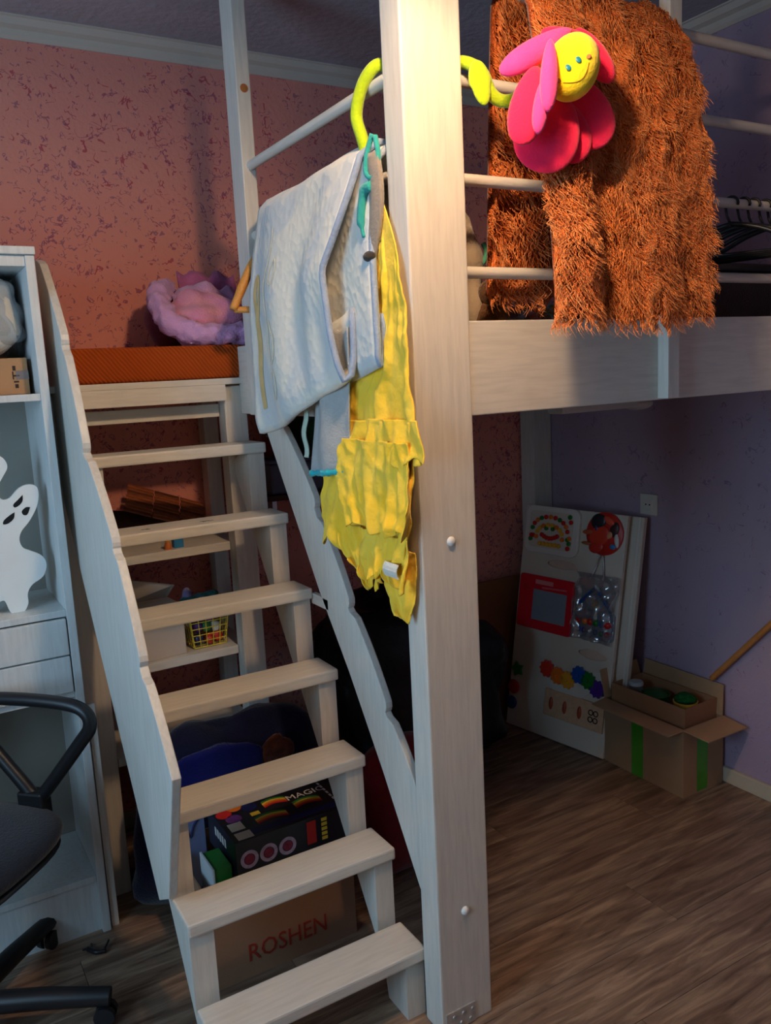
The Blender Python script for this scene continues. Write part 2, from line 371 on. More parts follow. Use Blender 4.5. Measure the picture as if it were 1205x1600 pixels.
# ------------------------------------------------------------------ loft bed
loft = thing('loft_bed', (.982, 1.451, 0), 'white painted wooden loft bed frame with thick corner post and round rails', 'loft bed')
post = MB().box(.912, 1.052, 1.416, 1.486, 0, 2.568).build('corner_post', M_WZ, loft, bevel=.004)
for z in (1.144, .289):
    MB().lathe([(.0105, .006), (.0105, .002), (.009, -.003), (.005, -.0055), (.0015, -.006)], (.985, 1.414, z), 16, 'Y').build('bolt_cap', plastic('white_cap', srgb(235, 230, 222)), post, True)
pm = mat('plate_metal', srgb(196, 192, 186), .45, .15, 60, .1, 80, metal=.5)
pb = MB().box(.921, 1.003, 1.4125, 1.416, .003, .052).build('metal_bracket', pm, post, bevel=.001)
for i in range(3):
    for zz in (.016, .038):
        MB().lathe([(.005, 0), (.005, -.0015), (.003, -.003)], (.936+.026*i+(.006 if zz > .02 else 0), 1.4126, zz), 10, 'Y').build('screw', M_STEEL, pb, True)
MB().box(.900, .940, 2.20, 2.28, 1.40, 2.568).build('ladder_post', M_WZ, loft, bevel=.003)
MB().lathe([(.011, 0), (.011, -.001)], (.921, 2.2, 2.26), 16, 'Y').build('wood_plug', mat('bare_pine_plug', srgb(168, 104, 54), .7, .15, 60), loft)
MB().box(1.6125, 1.652, 1.388, 1.42, 1.405, 2.568).build('middle_post', M_WZ, loft, bevel=.002)
MB().box(1.052, 2.415, 1.42, 1.46, 1.402, 1.597).build('front_beam', M_WX, loft, bevel=.003)
MB().box(.905, .945, 1.486, 2.36, 1.402, 1.597).build('side_beam', M_WY, loft, bevel=.003)
RZ = (1.697, 1.881, 2.070, 2.252)
for z in RZ: MB().tube([(1.05, 1.45, z), (2.415, 1.45, z)], .0125, 12).build('front_rail', M_WX, loft, 'auto')
for z in (1.697, 1.885, 2.066): MB().tube([(.924, 1.484, z), (.924, 2.203, z)], .0125, 12).build('side_rail', M_WY, loft, 'auto')
MB().box(2.318, 2.416, 2.70, 2.784, 0, 1.6).build('corner_leg', M_WZ, loft, bevel=.003)
for i in range(9):
    MB().box(.95+.163*i, .95+.163*i+.155, 1.462, 2.78, 1.482, 1.50).build('deck_board', M_WY, loft, bevel=.001, seg=1)
for yy in (1.75, 2.05, 2.4): MB().box(.947, 2.415, yy-.02, yy+.02, 1.402, 1.482).build('joist', M_WX, loft, bevel=.001, seg=1)
# landing beside the ladder: legs, beams, deck, shelves
MB().box(.376, .455, 2.40, 2.45, 0, 1.485).build('landing_leg', M_WZ, loft, bevel=.003)
MB().box(.855, .924, 2.362, 2.42, 0, 1.485).build('landing_leg', M_WZ, loft, bevel=.003)
MB().box(.905, .955, 2.715, 2.775, 0, 1.485).build('landing_leg', M_WZ, loft, bevel=.003)
MB().box(.376, .43, 2.715, 2.775, 0, 1.485).build('landing_leg', M_WZ, loft, bevel=.003)
MB().box(.43, .857, 2.345, 2.362, 1.443, 1.490).build('landing_beam', M_WX, loft, bevel=.002)
MB().box(.456, .853, 2.405, 2.43, 1.396, 1.434).build('landing_crossbar', M_WX, loft, bevel=.002)
MB().box(.376, .945, 2.345, 2.784, 1.490, 1.508).build('landing_deck', M_WX, loft, bevel=.002)
for z, y0 in ((.990, 2.405), (.660, 2.405), (.395, 2.405)):
    MB().box(.457, .853, y0, 2.78, z, z+.026).build('shelf', M_WX, loft, bevel=.002)
    MB().box(.378, .457, 2.46, 2.70, z, z+.02).build('shelf_bearer', M_WY, loft)
    MB().box(.853, .905, 2.43, 2.70, z, z+.02).build('shelf_bearer', M_WY, loft)

# ------------------------------------------------------------------ ladder
lad = thing('loft_ladder', (.67, 1.8, 0), 'white painted steep loft ladder with seven treads and wavy side boards', 'ladder')
RISE, RUN = .1913, .1247
TZ = [.174+RISE*i for i in range(7)]; TY = [1.490+RUN*i for i in range(7)]
TT, TD = .030, .118
for z, yy in zip(TZ, TY):
    td = MB().box(.410, .925, yy, yy+TD, z-TT, z).build('tread', M_WX, lad, bevel=.005)
    if abs(z-1.1305) < .01:
        for k in range(9):
            sx = (.545 if k < 5 else .705)+random.uniform(-.018, .018); sy = yy+.045+random.uniform(-.008, .008)
            MB().box(sx, sx+random.uniform(.006, .016), sy, sy+.003, z-.0005, z+.0004).build('scuff', mat('scuff_black', (.02, .018, .016), .8), td)
def stringer(xa, xb):
    fr = [(TY[0]+.012, 0)]
    for i in range(7):
        fr.append((TY[i]+.012, TZ[i]-TT))
        if i < 6: fr.append((TY[i+1]+.012, TZ[i]-TT))
    fr += [(TY[6]+.06, TZ[6]-TT), (2.385, 1.262), (1.606, .085), (1.590, 0)]
    return MB().prism(fr, 'X', xa, xb).build('stringer', M_WZ, lad)
stringer(.414, .468); stringer(.872, .921)
def scallops(segs, depth):
    "each scallop runs down from its ledge, rounds off and tucks back into a notch"
    pts = []
    for k, ((a, b), (c, d)) in enumerate(segs):
        L = math.hypot(c-a, d-b); tx, tz = (c-a)/L, (d-b)/L; nx, nz = tz, -tx      # outward = towards the climber
        for t in [i/10 for i in range(11)]:
            w = .006*math.sin(math.pi*t)
            if t < .12: w -= depth*.55*(1-t/.12)**2
            pts.append((lerp(a, c, t)+nx*w, lerp(b, d, t)+nz*w))
        if k < len(segs)-1:
            for q in (.3, .6, .85, 1.0): pts.append((c-nx*depth*(1-math.cos(q*math.pi/2))+tx*.030*math.sin(q*math.pi/2), d-nz*depth*(1-math.cos(q*math.pi/2))+tz*.030*math.sin(q*math.pi/2)))
    return pts
def wavy(xa, xb, segs, bottoms, depth):
    return MB().prism(scallops(segs, depth)+bottoms, 'X', xa, xb).build('side_board', M_WZ, lad, bevel=.0025)
wavy(.388, .408, [((2.380, 1.840), (2.190, 1.642)), ((2.170, 1.600), (2.064, 1.385)), ((2.040, 1.345), (1.862, 1.186)), ((1.836, 1.146), (1.714, .955)), ((1.692, .906), (1.540, .736))],
     [(1.664, .412), (1.752, .360), (2.425, 1.228), (2.425, 1.840)], .022)
wavy(.9255, .9445, [((2.13, 1.385), (1.952, 1.200)), ((1.925, 1.146), (1.790, .965)), ((1.772, .926), (1.632, .744)), ((1.612, .704), (1.488, .54))],
     [(1.488, .29), (1.512, .320), (1.656, .545), (1.805, .757), (1.946, .935), (2.26, 1.398), (2.18, 1.398)], .024)
MB().box(.9255, .94, 1.90, 2.0, .895, .925).build('spacer', M_WY, lad, bevel=.002)

# ------------------------------------------------------------------ orange cushion and lavender blanket on the landing
mt = thing('mattress', (.66, 2.57, 1.508), 'flat burnt orange ribbed mattress on the landing at the ladder top', 'mattress')
MB().box(.40, .930, 2.352, 2.782, 1.5085, 1.604).build('cushion', M_ORANGE, mt, True, bevel=.014, seg=3)
def cloth_noise(p, s, a): return noise.noise(Vector(p)*s)*a
lb = thing('fleece_blanket', (.86, 2.56, 1.604), 'crumpled lavender and pink fleece blanket heaped on the orange mattress', 'blanket')
M_LAVF = fabric('lavender_fleece', srgb(196, 152, 196), .1, 14, .4, col2=srgb(214, 160, 206))
M_PINKF = fabric('pink_fleece', srgb(206, 128, 168), .1, 16, .4, col2=srgb(220, 150, 160))
def roll(pts, r, jit=.2):
    pts = smooth_path(pts, 12); mb = MB(); n = 28; k = len(pts)
    mb.tube(pts, [r*(.35+.65*min(1, 6*min(i, k-1-i)/k+.25)) for i in range(k)], n)
    mb.v = [tuple(Vector(v)+Vector(noise.noise_vector(Vector(v)*22))*r*jit+Vector(noise.noise_vector(Vector(v)*48))*r*.26+Vector(noise.noise_vector(Vector(v)*95))*r*.10) for v in mb.v]; return mb
roll([(.80, 2.62, 1.80), (.755, 2.57, 1.765), (.735, 2.50, 1.71), (.77, 2.44, 1.655), (.85, 2.41, 1.637), (.95, 2.41, 1.64), (1.02, 2.44, 1.65)], .034).build('rolled_edge', M_LAVF, lb, True)
MB().ell((.87, 2.53, 1.685), (.125, .10, .085), 32, 22, jit=.45, js=14).build('pink_heap', M_PINKF, lb, True)
MB().sheet(lambda u, v: (lerp(.79, 1.0, u), 2.60-.10*v+.02*math.sin(7*u+4*v), 1.80-.012*u-.13*v**1.4+cloth_noise((u*2, v*2, 3), 2.2, .03)), 18, 14, .008).build('upper_fold', M_LAVF, lb, True)
MB().sheet(lambda u, v: (lerp(.84, 1.03, u), 2.66-.06*v, 1.84-.01*u-.16*v+cloth_noise((u*3, v*2, 9), 1.7, .035)), 18, 10, .006).build('satin_fold', fabric('plum_satin', srgb(176, 96, 140), .15, 20, .2, .5), lb, True)
MB().sheet(lambda u, v: (lerp(.93, 1.03, u), 2.41-.06*v-.01*math.sin(5*u), 1.645-.055*v*u+cloth_noise((u*3, v*2, 5), 2, .02)), 14, 8, .006).build('front_corner', M_LAVF, lb, True)
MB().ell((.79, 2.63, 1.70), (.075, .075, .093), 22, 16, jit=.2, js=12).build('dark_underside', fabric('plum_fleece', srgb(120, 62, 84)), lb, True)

# ------------------------------------------------------------------ things on the landing shelves
bm_ = thing('bamboo_mat', (.70, 2.62, 1.016), 'reddish brown bamboo slat mat lying tilted on the top shelf', 'mat')
M_BAMB = mat('reddish_bamboo', srgb(150, 82, 48), .5, .25, 14, .15, 60, stretch=(3, 14, 14))
M_BAMB2 = mat('dark_bamboo', srgb(112, 58, 34), .5, .25, 14, .15, 60, stretch=(3, 14, 14))
ca, cb, cc = Vector((.640, 2.72, 1.185)), Vector((.572, 2.52, 1.130)), Vector((.885, 2.72, 1.090))
dirL = (cc-ca)/1.0; dirW = (cb-ca)
for i in range(9):
    t = i/9; o = ca+dirW*t
    for k in range(3):
        L0, L1 = k*.335, k*.335+.325
        a = o+dirL*(L0+.01*(i % 2)); b = o+dirL*(L1+.01*(i % 2)); w = dirW*.082; h = Vector((0, 0, .006))
        MB().add([a, b, b+w, a+w, a+h, b+h, b+w+h, a+w+h], [(3,2,1,0),(4,5,6,7),(0,1,5,4),(1,2,6,5),(2,3,7,6),(3,0,4,7)]).build('slat', (M_BAMB, M_BAMB2)[(i*2+k) % 3 % 2], bm_, bevel=.0015, seg=1)
db = thing('rolled_mat', (.66, 2.66, 1.016), 'dark brown rolled mat supporting the bamboo slat mat', 'mat')
MB().tube([(.50, 2.62, 1.0755), (.84, 2.66, 1.046)], [.058, .029], 16).build('roll', mat('dark_brown_mat', srgb(60, 34, 26), .8, .2, 40, .2), db, 'auto')
def figure(name, c, col, hat, label):
    t = thing(name, c, label, 'toy'); x, y, z = c
    MB().lathe([(.010, 0), (.011, .012), (.007, .022)], c, 14).build('body', plastic('toy_'+hat[0], hat[1]), t, 'auto', 0)
    MB().ell((x, y, z+.030), (.010, .010, .011)).build('head', plastic('toy_'+col[0], col[1]), t, True)
figure('toy_figure', (.668, 2.425, 1.016), ('yellow', srgb(226, 160, 60)), ('orange', srgb(196, 110, 50)), 'tiny yellow toy figure on the top landing shelf')
tb = thing('toy_block', (.70, 2.44, 1.016), 'small blue toy brick on the top landing shelf', 'toy')
MB().box(.687, .716, 2.425, 2.455, 1.016, 1.042).build('brick_body', plastic('toy_blue', srgb(40, 120, 170)), tb, bevel=.002)
for dx in (-.006, .008): MB().lathe([(.004, 0), (.004, .005)], (.70+dx, 2.44, 1.042), 10).build('stud', plastic('toy_blue', srgb(40, 120, 170)), tb)
wb = thing('drawing_folder', (.63, 2.47, .686), 'pale grey cardboard folder box standing on the middle landing shelf', 'box')
M_PALE = mat('pale_card', srgb(196, 184, 172), .8, .04, 6)
m_ = basis((.625, 2.45, .686), (math.cos(.10), math.sin(.10), 0), (-math.sin(.10), math.cos(.10), 0), (0, 0, 1))
MB(m_).box(-.075, .072, -.02, .10, 0, .155).build('box_body', M_PALE, wb, bevel=.002)
MB(m_).add([(-.075, .10, .155), (.072, .10, .155), (.072, .03, .205), (-.075, .06, .245), (-.075, .104, .155), (.072, .104, .155), (.072, .034, .205), (-.075, .064, .245)], [(3,2,1,0),(4,5,6,7),(0,1,5,4),(1,2,6,5),(2,3,7,6),(3,0,4,7)]).build('lid', M_PALE, wb)
bk = thing('wire_basket', (.775, 2.49, .686), 'yellow wire basket of small colourful toys on the middle landing shelf', 'basket')
M_YW = plastic('yellow_wire', srgb(214, 190, 60))
def ring(z, hw, hd): return [(.777-hw, 2.49-hd, z), (.777+hw, 2.49-hd, z), (.777+hw, 2.49+hd, z), (.777-hw, 2.49+hd, z)]
wires = MB()
for i in range(6):
    z = .690+i*.0205; hw = .050+.0022*i; hd = .045+.0022*i; r = ring(z, hw, hd); MB().tube(r+[r[0]], .0014 if i < 5 else .0022, 6).build('wire', M_YW, bk)
for i in range(6):
    f = -1+2*i/5
    for sy in (-1, 1): MB().tube([(.777+f*.05, 2.49+sy*.045, .690), (.777+f*.061, 2.49+sy*.056, .7925)], .0013, 6).build('wire', M_YW, bk)
for i in range(4):
    f = -1+2*(i+.5)/4
    for sx in (-1, 1): MB().tube([(.777+sx*.05, 2.49+f*.045, .690), (.777+sx*.061, 2.49+f*.056, .7925)], .0013, 6).build('wire', M_YW, bk)
for i in range(5): MB().tube([(.727, 2.45+.02*i, .690), (.827, 2.45+.02*i, .690)], .0013, 6).build('wire', M_YW, bk)
tc_ = [('purple', srgb(96, 60, 150)), ('red', srgb(206, 60, 40)), ('green', srgb(60, 130, 70)), ('white', srgb(210, 205, 190)), ('navy', srgb(40, 40, 80)), ('violet', srgb(120, 70, 140)), ('dark', srgb(50, 40, 50)), ('orange', srgb(214, 120, 50))]
for i, (dx, dy, z) in enumerate([(-.028, -.02, .712), (.006, -.022, .708), (.032, -.02, .712), (.030, -.016, .742), (-.026, -.01, .744), (.004, -.012, .742), (-.02, -.005, .775), (.018, -.008, .776), (0, .02, .72), (.02, .022, .745), (-.02, .022, .75)]):
    k = tc_[[4, 1, 1, 3, 0, 2, 6, 5, 7, 2, 0][i]]
    t = tag(MB().ell((.777+dx, 2.49+dy, z), (.017, .016, .0185), 14, 10, jit=.35, js=45).build('toy', plastic('lump_'+k[0], k[1]), None, True), ['navy', 'left red', 'right red', 'white', 'purple', 'front green', 'dark', 'violet', 'orange', 'rear green', 'rear purple'][i]+' small toy in the yellow wire basket', 'toy', 'toys in the wire basket')
te = thing('teal_cloth', (.78, 2.52, .79), 'crumpled teal sequinned cloth piled on the wire basket', 'cloth')
MB().ell((.778, 2.50, .815), (.062, .048, .034), 34, 22, jit=.5, js=30).build('cloth_heap', fabric('teal_sequin', srgb(40, 110, 112), .3, 90, .5, .5), te, True)
MB().ell((.742, 2.53, .835), (.018, .02, .03), 18, 12, jit=.4, js=40).build('lavender_tuft', fabric('pale_lavender_cloth', srgb(150, 140, 190)), te, True)

# ------------------------------------------------------------------ bookcase
bc = thing('bookcase', (-.04, 2.43, 0), 'white painted bookcase with shelves and drawers left of the ladder', 'bookcase')
M_BC = white_wood('white_bookcase_paint', srgb(212, 214, 212), (4, 4, .4))
BX0, BX1, BY0, BY1 = -.50, .360, 2.25, 2.56
MB().box(BX1-.022, BX1, BY0, BY1, 0, 1.826).build('side_panel', M_BC, bc, bevel=.002)
MB().box(BX0, BX0+.022, BY0, BY1, 0, 1.826).build('side_panel', M_BC, bc, bevel=.002)
MB().box(BX0-.008, BX1+.002, BY0-.008, BY1, 1.827, 1.846).build('top', M_BC, bc, bevel=.002)
MB().box(BX0+.022, BX1-.022, BY0+.005, BY1-.01, 1.800, 1.826).build('top_rail', M_BC, bc, bevel=.002)
MB().box(BX0+.022, BX1-.022, BY0+.004, BY1-.012, 1.474, 1.492).build('shelf', M_BC, bc, bevel=.002)
MB().box(BX0+.022, BX1-.022, BY0+.004, BY1-.012, .914, .932).build('shelf', M_BC, bc, bevel=.002)
MB().box(BX0+.022, BX1-.022, BY0+.012, BY1-.012, .690, .706).build('shelf', M_BC, bc, bevel=.002)
MB().box(BX0+.022, BX1-.022, BY0+.012, BY1-.012, .150, .168).build('shelf', M_BC, bc, bevel=.002)
MB().box(BX0+.022, BX1-.022, BY0+.02, BY0+.036, 0, .150).build('plinth', M_BC, bc)
MB().box(BX0+.022, BX1-.022, BY1-.010, BY1, .0, 1.826).build('back_panel', mat('bookcase_back_grey', srgb(150, 146, 136), .8, .05, 4), bc)
for z0, z1 in ((.812, .910), (.710, .808)):
    d = MB().box(BX0+.025, BX1-.025, BY0-.002, BY0+.016, z0, z1).build('drawer', M_BC, bc, bevel=.003)
MB().box(.365, .385, 2.262, 2.284, 0, .66).build('edge_slat', M_WZ, bc, bevel=.002)
# wrapped bundle and small box on its upper shelf
wp = thing('wrapped_bundle', (.18, 2.40, 1.585), 'white bundle wrapped in clear film on top of the bookcase box', 'bundle')
MB().ell((.19, 2.42, 1.690), (.135, .105, .100), 36, 24, jit=.12, js=16, fn=lambda d: Vector((math.copysign(abs(d.x)**.55, d.x), math.copysign(abs(d.y)**.6, d.y), math.copysign(abs(d.z)**.7, d.z)))).build('padding', fabric('white_padding', srgb(216, 210, 196), .05), wp, True)
MB().ell((.19, 2.42, 1.690), (.143, .112, .104), 40, 26, jit=.22, js=24, fn=lambda d: Vector((math.copysign(abs(d.x)**.5, d.x), math.copysign(abs(d.y)**.55, d.y), math.copysign(abs(d.z)**.7, d.z)))).build('film_wrap', M_FILM, wp, True)
sb = thing('small_carton', (.22, 2.39, 1.492), 'small taped brown carton on the bookcase upper shelf', 'box')
MB().box(.07, .326, 2.33, 2.52, 1.4925, 1.584).build('carton', mat('tan_carton', srgb(176, 132, 92), .8, .05, 5, .05), sb, bevel=.002)
MB().box(.296, .3265, 2.3285, 2.3292, 1.53, 1.552).build('tape', M_FILM, sb)
for i, (dx, dz, w, h) in enumerate(((0, .06, .007, .012), (.001, .045, .014, .004), (0, .03, .012, .004), (.002, .016, .008, .010), (-.002, .038, .003, .02))):
    MB().box(.290+dx, .290+dx+w, 2.3292, 2.3298, 1.4925+dz, 1.4925+dz+h).build('print_mark', mat('print_ink', srgb(50, 36, 32)), sb)
# ghost cut-out
gh = thing('ghost_cutout', (.24, 2.33, .932), 'white plywood ghost cut-out with three dark holes standing in the bookcase', 'ornament')
def gp(px, py):
    "outline measured in the plane of the board"
    return (.1975+.001575*px-.00021*(py-800), 1.5-.0017045*(py-605)+.00030*px*.45)
gl = [(-30, 690), (0, 698), (11, 700), (19, 709), (21, 719), (15, 730), (8, 743), (8, 756), (15, 765), (26, 764), (38, 753), (52, 749), (66, 754), (70, 768), (67, 786), (56, 805), (44, 818), (41, 831), (47, 844), (60, 852), (77, 863), (84, 878), (79, 895), (62, 904), (55, 916), (56, 932), (49, 944), (39, 946), (28, 938), (19, 919), (8, 921), (-8, 932), (-24, 938), (-38, 926), (-44, 900), (-56, 884), (-74, 876), (-82, 860), (-70, 846), (-56, 830), (-60, 790), (-64, 740), (-50, 705)]
cl = smooth_path([(*gp(*p), 0) for p in gl+[gl[0]]], 4)[:-1]
MB().prism([(p.x, p.y) for p in cl], 'Y', 2.318, 2.330).build('ghost_board', mat('ghost_white', srgb(228, 232, 230), .5, .03, 10), gh)
MBK = mat('hole_dark', (.01, .012, .015), .9)
for pts in ([(45, 763), (38, 769), (31, 775), (33, 780), (40, 778), (45, 772)], [(57, 784), (50, 783), (44, 788), (47, 794), (53, 794)], [(33, 787), (26, 790), (17, 796), (16, 802), (24, 802), (32, 796)]):
    c2 = smooth_path([(*gp(*p), 0) for p in pts+[pts[0]]], 4)[:-1]
    MB().prism([(p.x, p.y) for p in c2], 'Y', 2.3172, 2.319).build('eye_hole', MBK, gh)

# ------------------------------------------------------------------ office chair
ch = thing('office_chair', (-.02, 2.04, 0), 'black office chair with looped armrest beside the bookcase', 'chair')
R_ = Matrix.Rotation(math.radians(-45), 4, 'Z'); CM = Matrix.Translation((-.02, 2.04, 0)) @ R_
def superq(d, e): return Vector((math.copysign(abs(d.x)**e, d.x), math.copysign(abs(d.y)**e, d.y), d.z))
M_CHF = fabric('chair_black_cloth', (.012, .015, .026), .2, 60)
MB(CM).ell((0, 0, .465), (.235, .235, .045), 40, 18, fn=lambda d: superq(d, .68)).build('seat', M_CHF, ch, True)
MB(CM).ell((0, 0, .432), (.225, .225, .022), 40, 10, fn=lambda d: superq(d, .65)).build('seat_shell', M_BLACKPL, ch, True)
def arm(sy):
    y = sy*.215
    p = [(.10, .50), (.13, .53), (.24, .66), (.27, .70), (.265, .735), (.22, .755), (.10, .762), (-.02, .757), (-.065, .735), (-.065, .70), (-.02, .64), (.06, .545), (.08, .52)]
    a = MB(CM); a.tube(smooth_path([(x, y, z) for x, z in p]+[(p[0][0], y, p[0][1])], 4)[:-1], .0165, 10, closed=True); a.build('armrest', M_BLACKPL, ch, True)
    MB(CM).box(.055, .125, y-.02, y+.02, .42, .525).build('arm_bracket', M_BLACKPL, ch, bevel=.006)
arm(1); arm(-1)
MB(CM).sheet(lambda u, v: (-.24-.03*math.sin(math.pi*v)+.06*(2*u-1)**2, lerp(-.2, .2, u)*(1-.25*abs(2*v-1)**3), .58+.40*v), 16, 14, .05).build('backrest', M_CHF, ch, True)
MB(CM).tube(smooth_path([(-.05, 0, .43), (-.22, 0, .43), (-.29, 0, .52), (-.285, 0, .72)], 5), .016, 8).build('back_stem', M_BLACKPL, ch, True)
MB(CM).lathe([(.028, .11), (.028, .30), (.020, .30), (.020, .425)], (0, 0, 0), 20).build('gas_lift', M_BLACKPL, ch, 'auto')
MB(CM).lathe([(.042, .055), (.046, .09), (.036, .12)], (0, 0, 0), 20).build('hub', M_BLACKPL, ch, 'auto')
for k in range(5):
    a = math.radians(20+72*k); dx, dy = math.cos(a), math.sin(a)
    MB(CM).tube([(dx*.03, dy*.03, .088), (dx*.18, dy*.18, .082), (dx*.335, dy*.335, .068)], [.028, .026, .022], 10).build('leg', M_BLACKPL, ch, 'auto')
    cs = MB(CM); ex, ey = dx*.32, dy*.32
    cs.tube([(ex, ey, .03), (ex, ey, .07)], .006, 8); 
    for s_ in (-1, 1): cs.tube([(ex-dy*.006*s_, ey+dx*.006*s_, .025), (ex-dy*.020*s_, ey+dx*.020*s_, .025)], .0248, 16)
    cs.build('caster', M_BLACKPL, ch, 'auto')
cl_ = thing('hair_clip', (.30, 2.17, 0), 'small black broken clip lying on the floor by the bookcase', 'clip')
MB().tube(smooth_path([(.272, 2.20, .006), (.285, 2.195, .007), (.302, 2.165, .009), (.325, 2.16, .006)], 4), [.003]*4+[.007]*5+[.006]*4, 8).build('clip_body', M_BLACKPL, cl_, True)
MB().tube([(.295, 2.19, .006), (.298, 2.215, .004)], .003, 6).build('prong', M_BLACKPL, cl_)
MB().tube([(.322, 2.165, .007), (.34, 2.19, .014)], .003, 6).build('prong', M_BLACKPL, cl_)

# ------------------------------------------------------------------ boxes under the ladder
rb = thing('candy_carton', (.71, 2.0, 0), 'brown open carton printed with red ROSHEN lettering on the floor behind the ladder', 'box')
M_CARD3 = mat('brown_carton', srgb(138, 104, 80), .85, .06, 4, .1, 100)
cx0, cx1, cy0, cy1, cz = .515, .925, 1.848, 2.14, .272
MB().box(cx0, cx1, cy0, cy0+.004, 0, cz).build('wall', M_CARD3, rb); MB().box(cx0, cx1, cy1-.004, cy1, 0, cz).build('wall', M_CARD3, rb)
MB().box(cx0, cx0+.004, cy0+.004, cy1-.004, 0, cz).build('wall', M_CARD3, rb); MB().box(cx1-.004, cx1, cy0+.004, cy1-.004, 0, cz).build('wall', M_CARD3, rb)
MB().box(cx0+.004, cx1-.004, cy0+.004, cy1-.004, 0, .004).build('base', M_CARD3, rb)
text('lettering', 'ROSHEN', .068, basis((.612, cy0-.0008, .045), (1, 0, 0), (0, 0, 1), (0, -1, 0)), mat('red_print', srgb(140, 44, 34)), rb, sx=.86)
mgb = thing('magic_game_box', (.76, 1.95, .273), 'black MAGIC game box with rainbow stripes lying on the brown carton', 'game box')
M_MBK = plastic('game_black', (.010, .010, .016), .3)
mx0, mx1, my0, my1, mz0, mz1 = .606, .935, 1.852, 2.066, .2735, .372
MB().box(mx0, mx1, my0, my1, mz0, mz1).build('carton', M_MBK, mgb, bevel=.0015)
rain = [('green', srgb(46, 130, 60)), ('yellow', srgb(224, 190, 60)), ('orange', srgb(226, 120, 40)), ('red', srgb(190, 40, 36))]
def band(x0, x1, yb, amp, k, col):
    MB().sheet(lambda u, v: (lerp(x0, x1, u), yb+amp*math.sin(math.pi*(u*.9+.1))+k*.0085+.0085*v, mz1+.0003), 10, 1, .0004).build('rainbow_band', mat('print_'+col[0], col[1], .35, .05), mgb)
for x0, x1, yb in ((.69, .775, 1.90), (.805, .88, 1.915), (.735, .80, 1.965)):
    for k, c in enumerate(rain[::-1]): band(x0, x1, yb, .012, k, c)
MB().box(.66, .93, 1.866, 1.892, mz1, mz1+.0004).build('blue_print', mat('print_navy', srgb(28, 34, 86), .35, .2, 60), mgb)
MB().box(.618, .66, 1.858, 1.893, mz1, mz1+.0005).build('sticker', mat('sticker_white', srgb(214, 208, 200), .5), mgb)
MB().box(.618, .655, 1.905, 1.945, mz1, mz1+.0005).build('sticker', mat('sticker_white', srgb(214, 208, 200), .5), mgb)
M_PW = mat('print_white', srgb(220, 216, 214), .4); M_PY = mat('print_yellow', srgb(226, 190, 40), .4)
text('title', 'MAGIC', .036, basis((.800, 1.968, mz1+.0002), (1, 0, 0), (0, 1, 0), (0, 0, 1)), M_PW, mgb)
for k in range(9): MB().box(.906, .912, 1.885+.019*k, 1.885+.019*k+.013, mz1, mz1+.0004).build('white_print', M_PW, mgb)
MB().box(.690, .715, 1.950, 1.968, mz1, mz1+.0004).build('yellow_print', M_PY, mgb)
for a, b, c_ in ((.63, 2.0, 'red'), (.665, 2.02, 'orange'), (.70, 2.0, 'navy'), (.645, 1.965, 'violet')):
    MB().lathe([(.021, 0), (.021, .0004)], (a, b, mz1+.0001), 20).build('picture_dot', mat('print_'+c_, {'red': srgb(186, 50, 40), 'orange': srgb(226, 120, 40), 'navy': srgb(28, 34, 86), 'violet': srgb(90, 50, 120)}[c_], .35, .3, 70), mgb)
for i in range(3):
    cx = .640+.052*i
    MB().lathe([(.024, 0), (.024, -.0005), (.015, -.0005), (.015, 0)], (cx, my0-.0001, .318), 24, 'Y', caps=False).build('ring_print', mat('print_lilac', srgb(196, 170, 190), .4, .2, 90), mgb)
    MB().lathe([(.013, 0), (.013, -.0004)], (cx, my0-.0001, .318), 20, 'Y').build('dot_print', mat('print_crimson', srgb(150, 44, 70), .4, .3, 90), mgb)
MB().box(.80, .826, my0-.0006, my0, .300, .362).build('red_print', mat('print_red', srgb(186, 50, 40), .35, .3, 70), mgb)
text('front_title', 'MAGIC', .042, basis((.912, my0-.0004, .366), (0, 0, -1), (1, 0, 0), (0, -1, 0)), M_PW, mgb)
for k in range(5): MB().box(.842, .858, my0-.0006, my0, .300+.013*k, .309+.013*k).build('yellow_print', M_PY, mgb)
for k in range(5): MB().box(mx0-.0006, mx0, 1.925+.018*k, 1.925+.018*k+.011, .322, .345).build('white_print', M_PW, mgb)
gg = thing('green_game_box', (.575, 1.92, .18), 'small green and white game box upright in the brown carton', 'game box')
MB().box(.555, .600, 1.875, 1.97, .15, .305).build('carton', plastic('game_green', srgb(40, 120, 44), .4), gg, bevel=.0015)
MB().box(.549, .555, 1.872, 1.973, .15, .309).build('white_side', plastic('game_white', srgb(206, 210, 212), .4), gg, bevel=.0015)
nb_ = thing('blue_notebook', (.56, 2.08, .17), 'pale blue notebook with a dark swirl upright in the brown carton', 'book')
MB().box(.524, .60, 2.080, 2.092, .10, .36).build('cover', plastic('notebook_blue', srgb(92, 116, 164), .5), nb_)
MB().tube(smooth_path([(.535, 2.078, .30), (.55, 2.078, .315), (.56, 2.078, .295), (.57, 2.078, .325), (.59, 2.078, .35)], 4), .003, 6).build('swirl', mat('swirl_navy', srgb(24, 36, 90)), nb_)
jt = thing('junk_toys', (.54, 1.9, .1), 'dark tangle of small toys filling the front of the brown carton', 'toys')
MB().ell((.72, 1.985, .12), (.165, .11, .105), 30, 16, jit=.25, js=22).build('toy_heap', mat('toy_heap_mix', srgb(40, 30, 28), .5, .8, 30, .4, 60, col2=srgb(120, 60, 44)), jt, True)
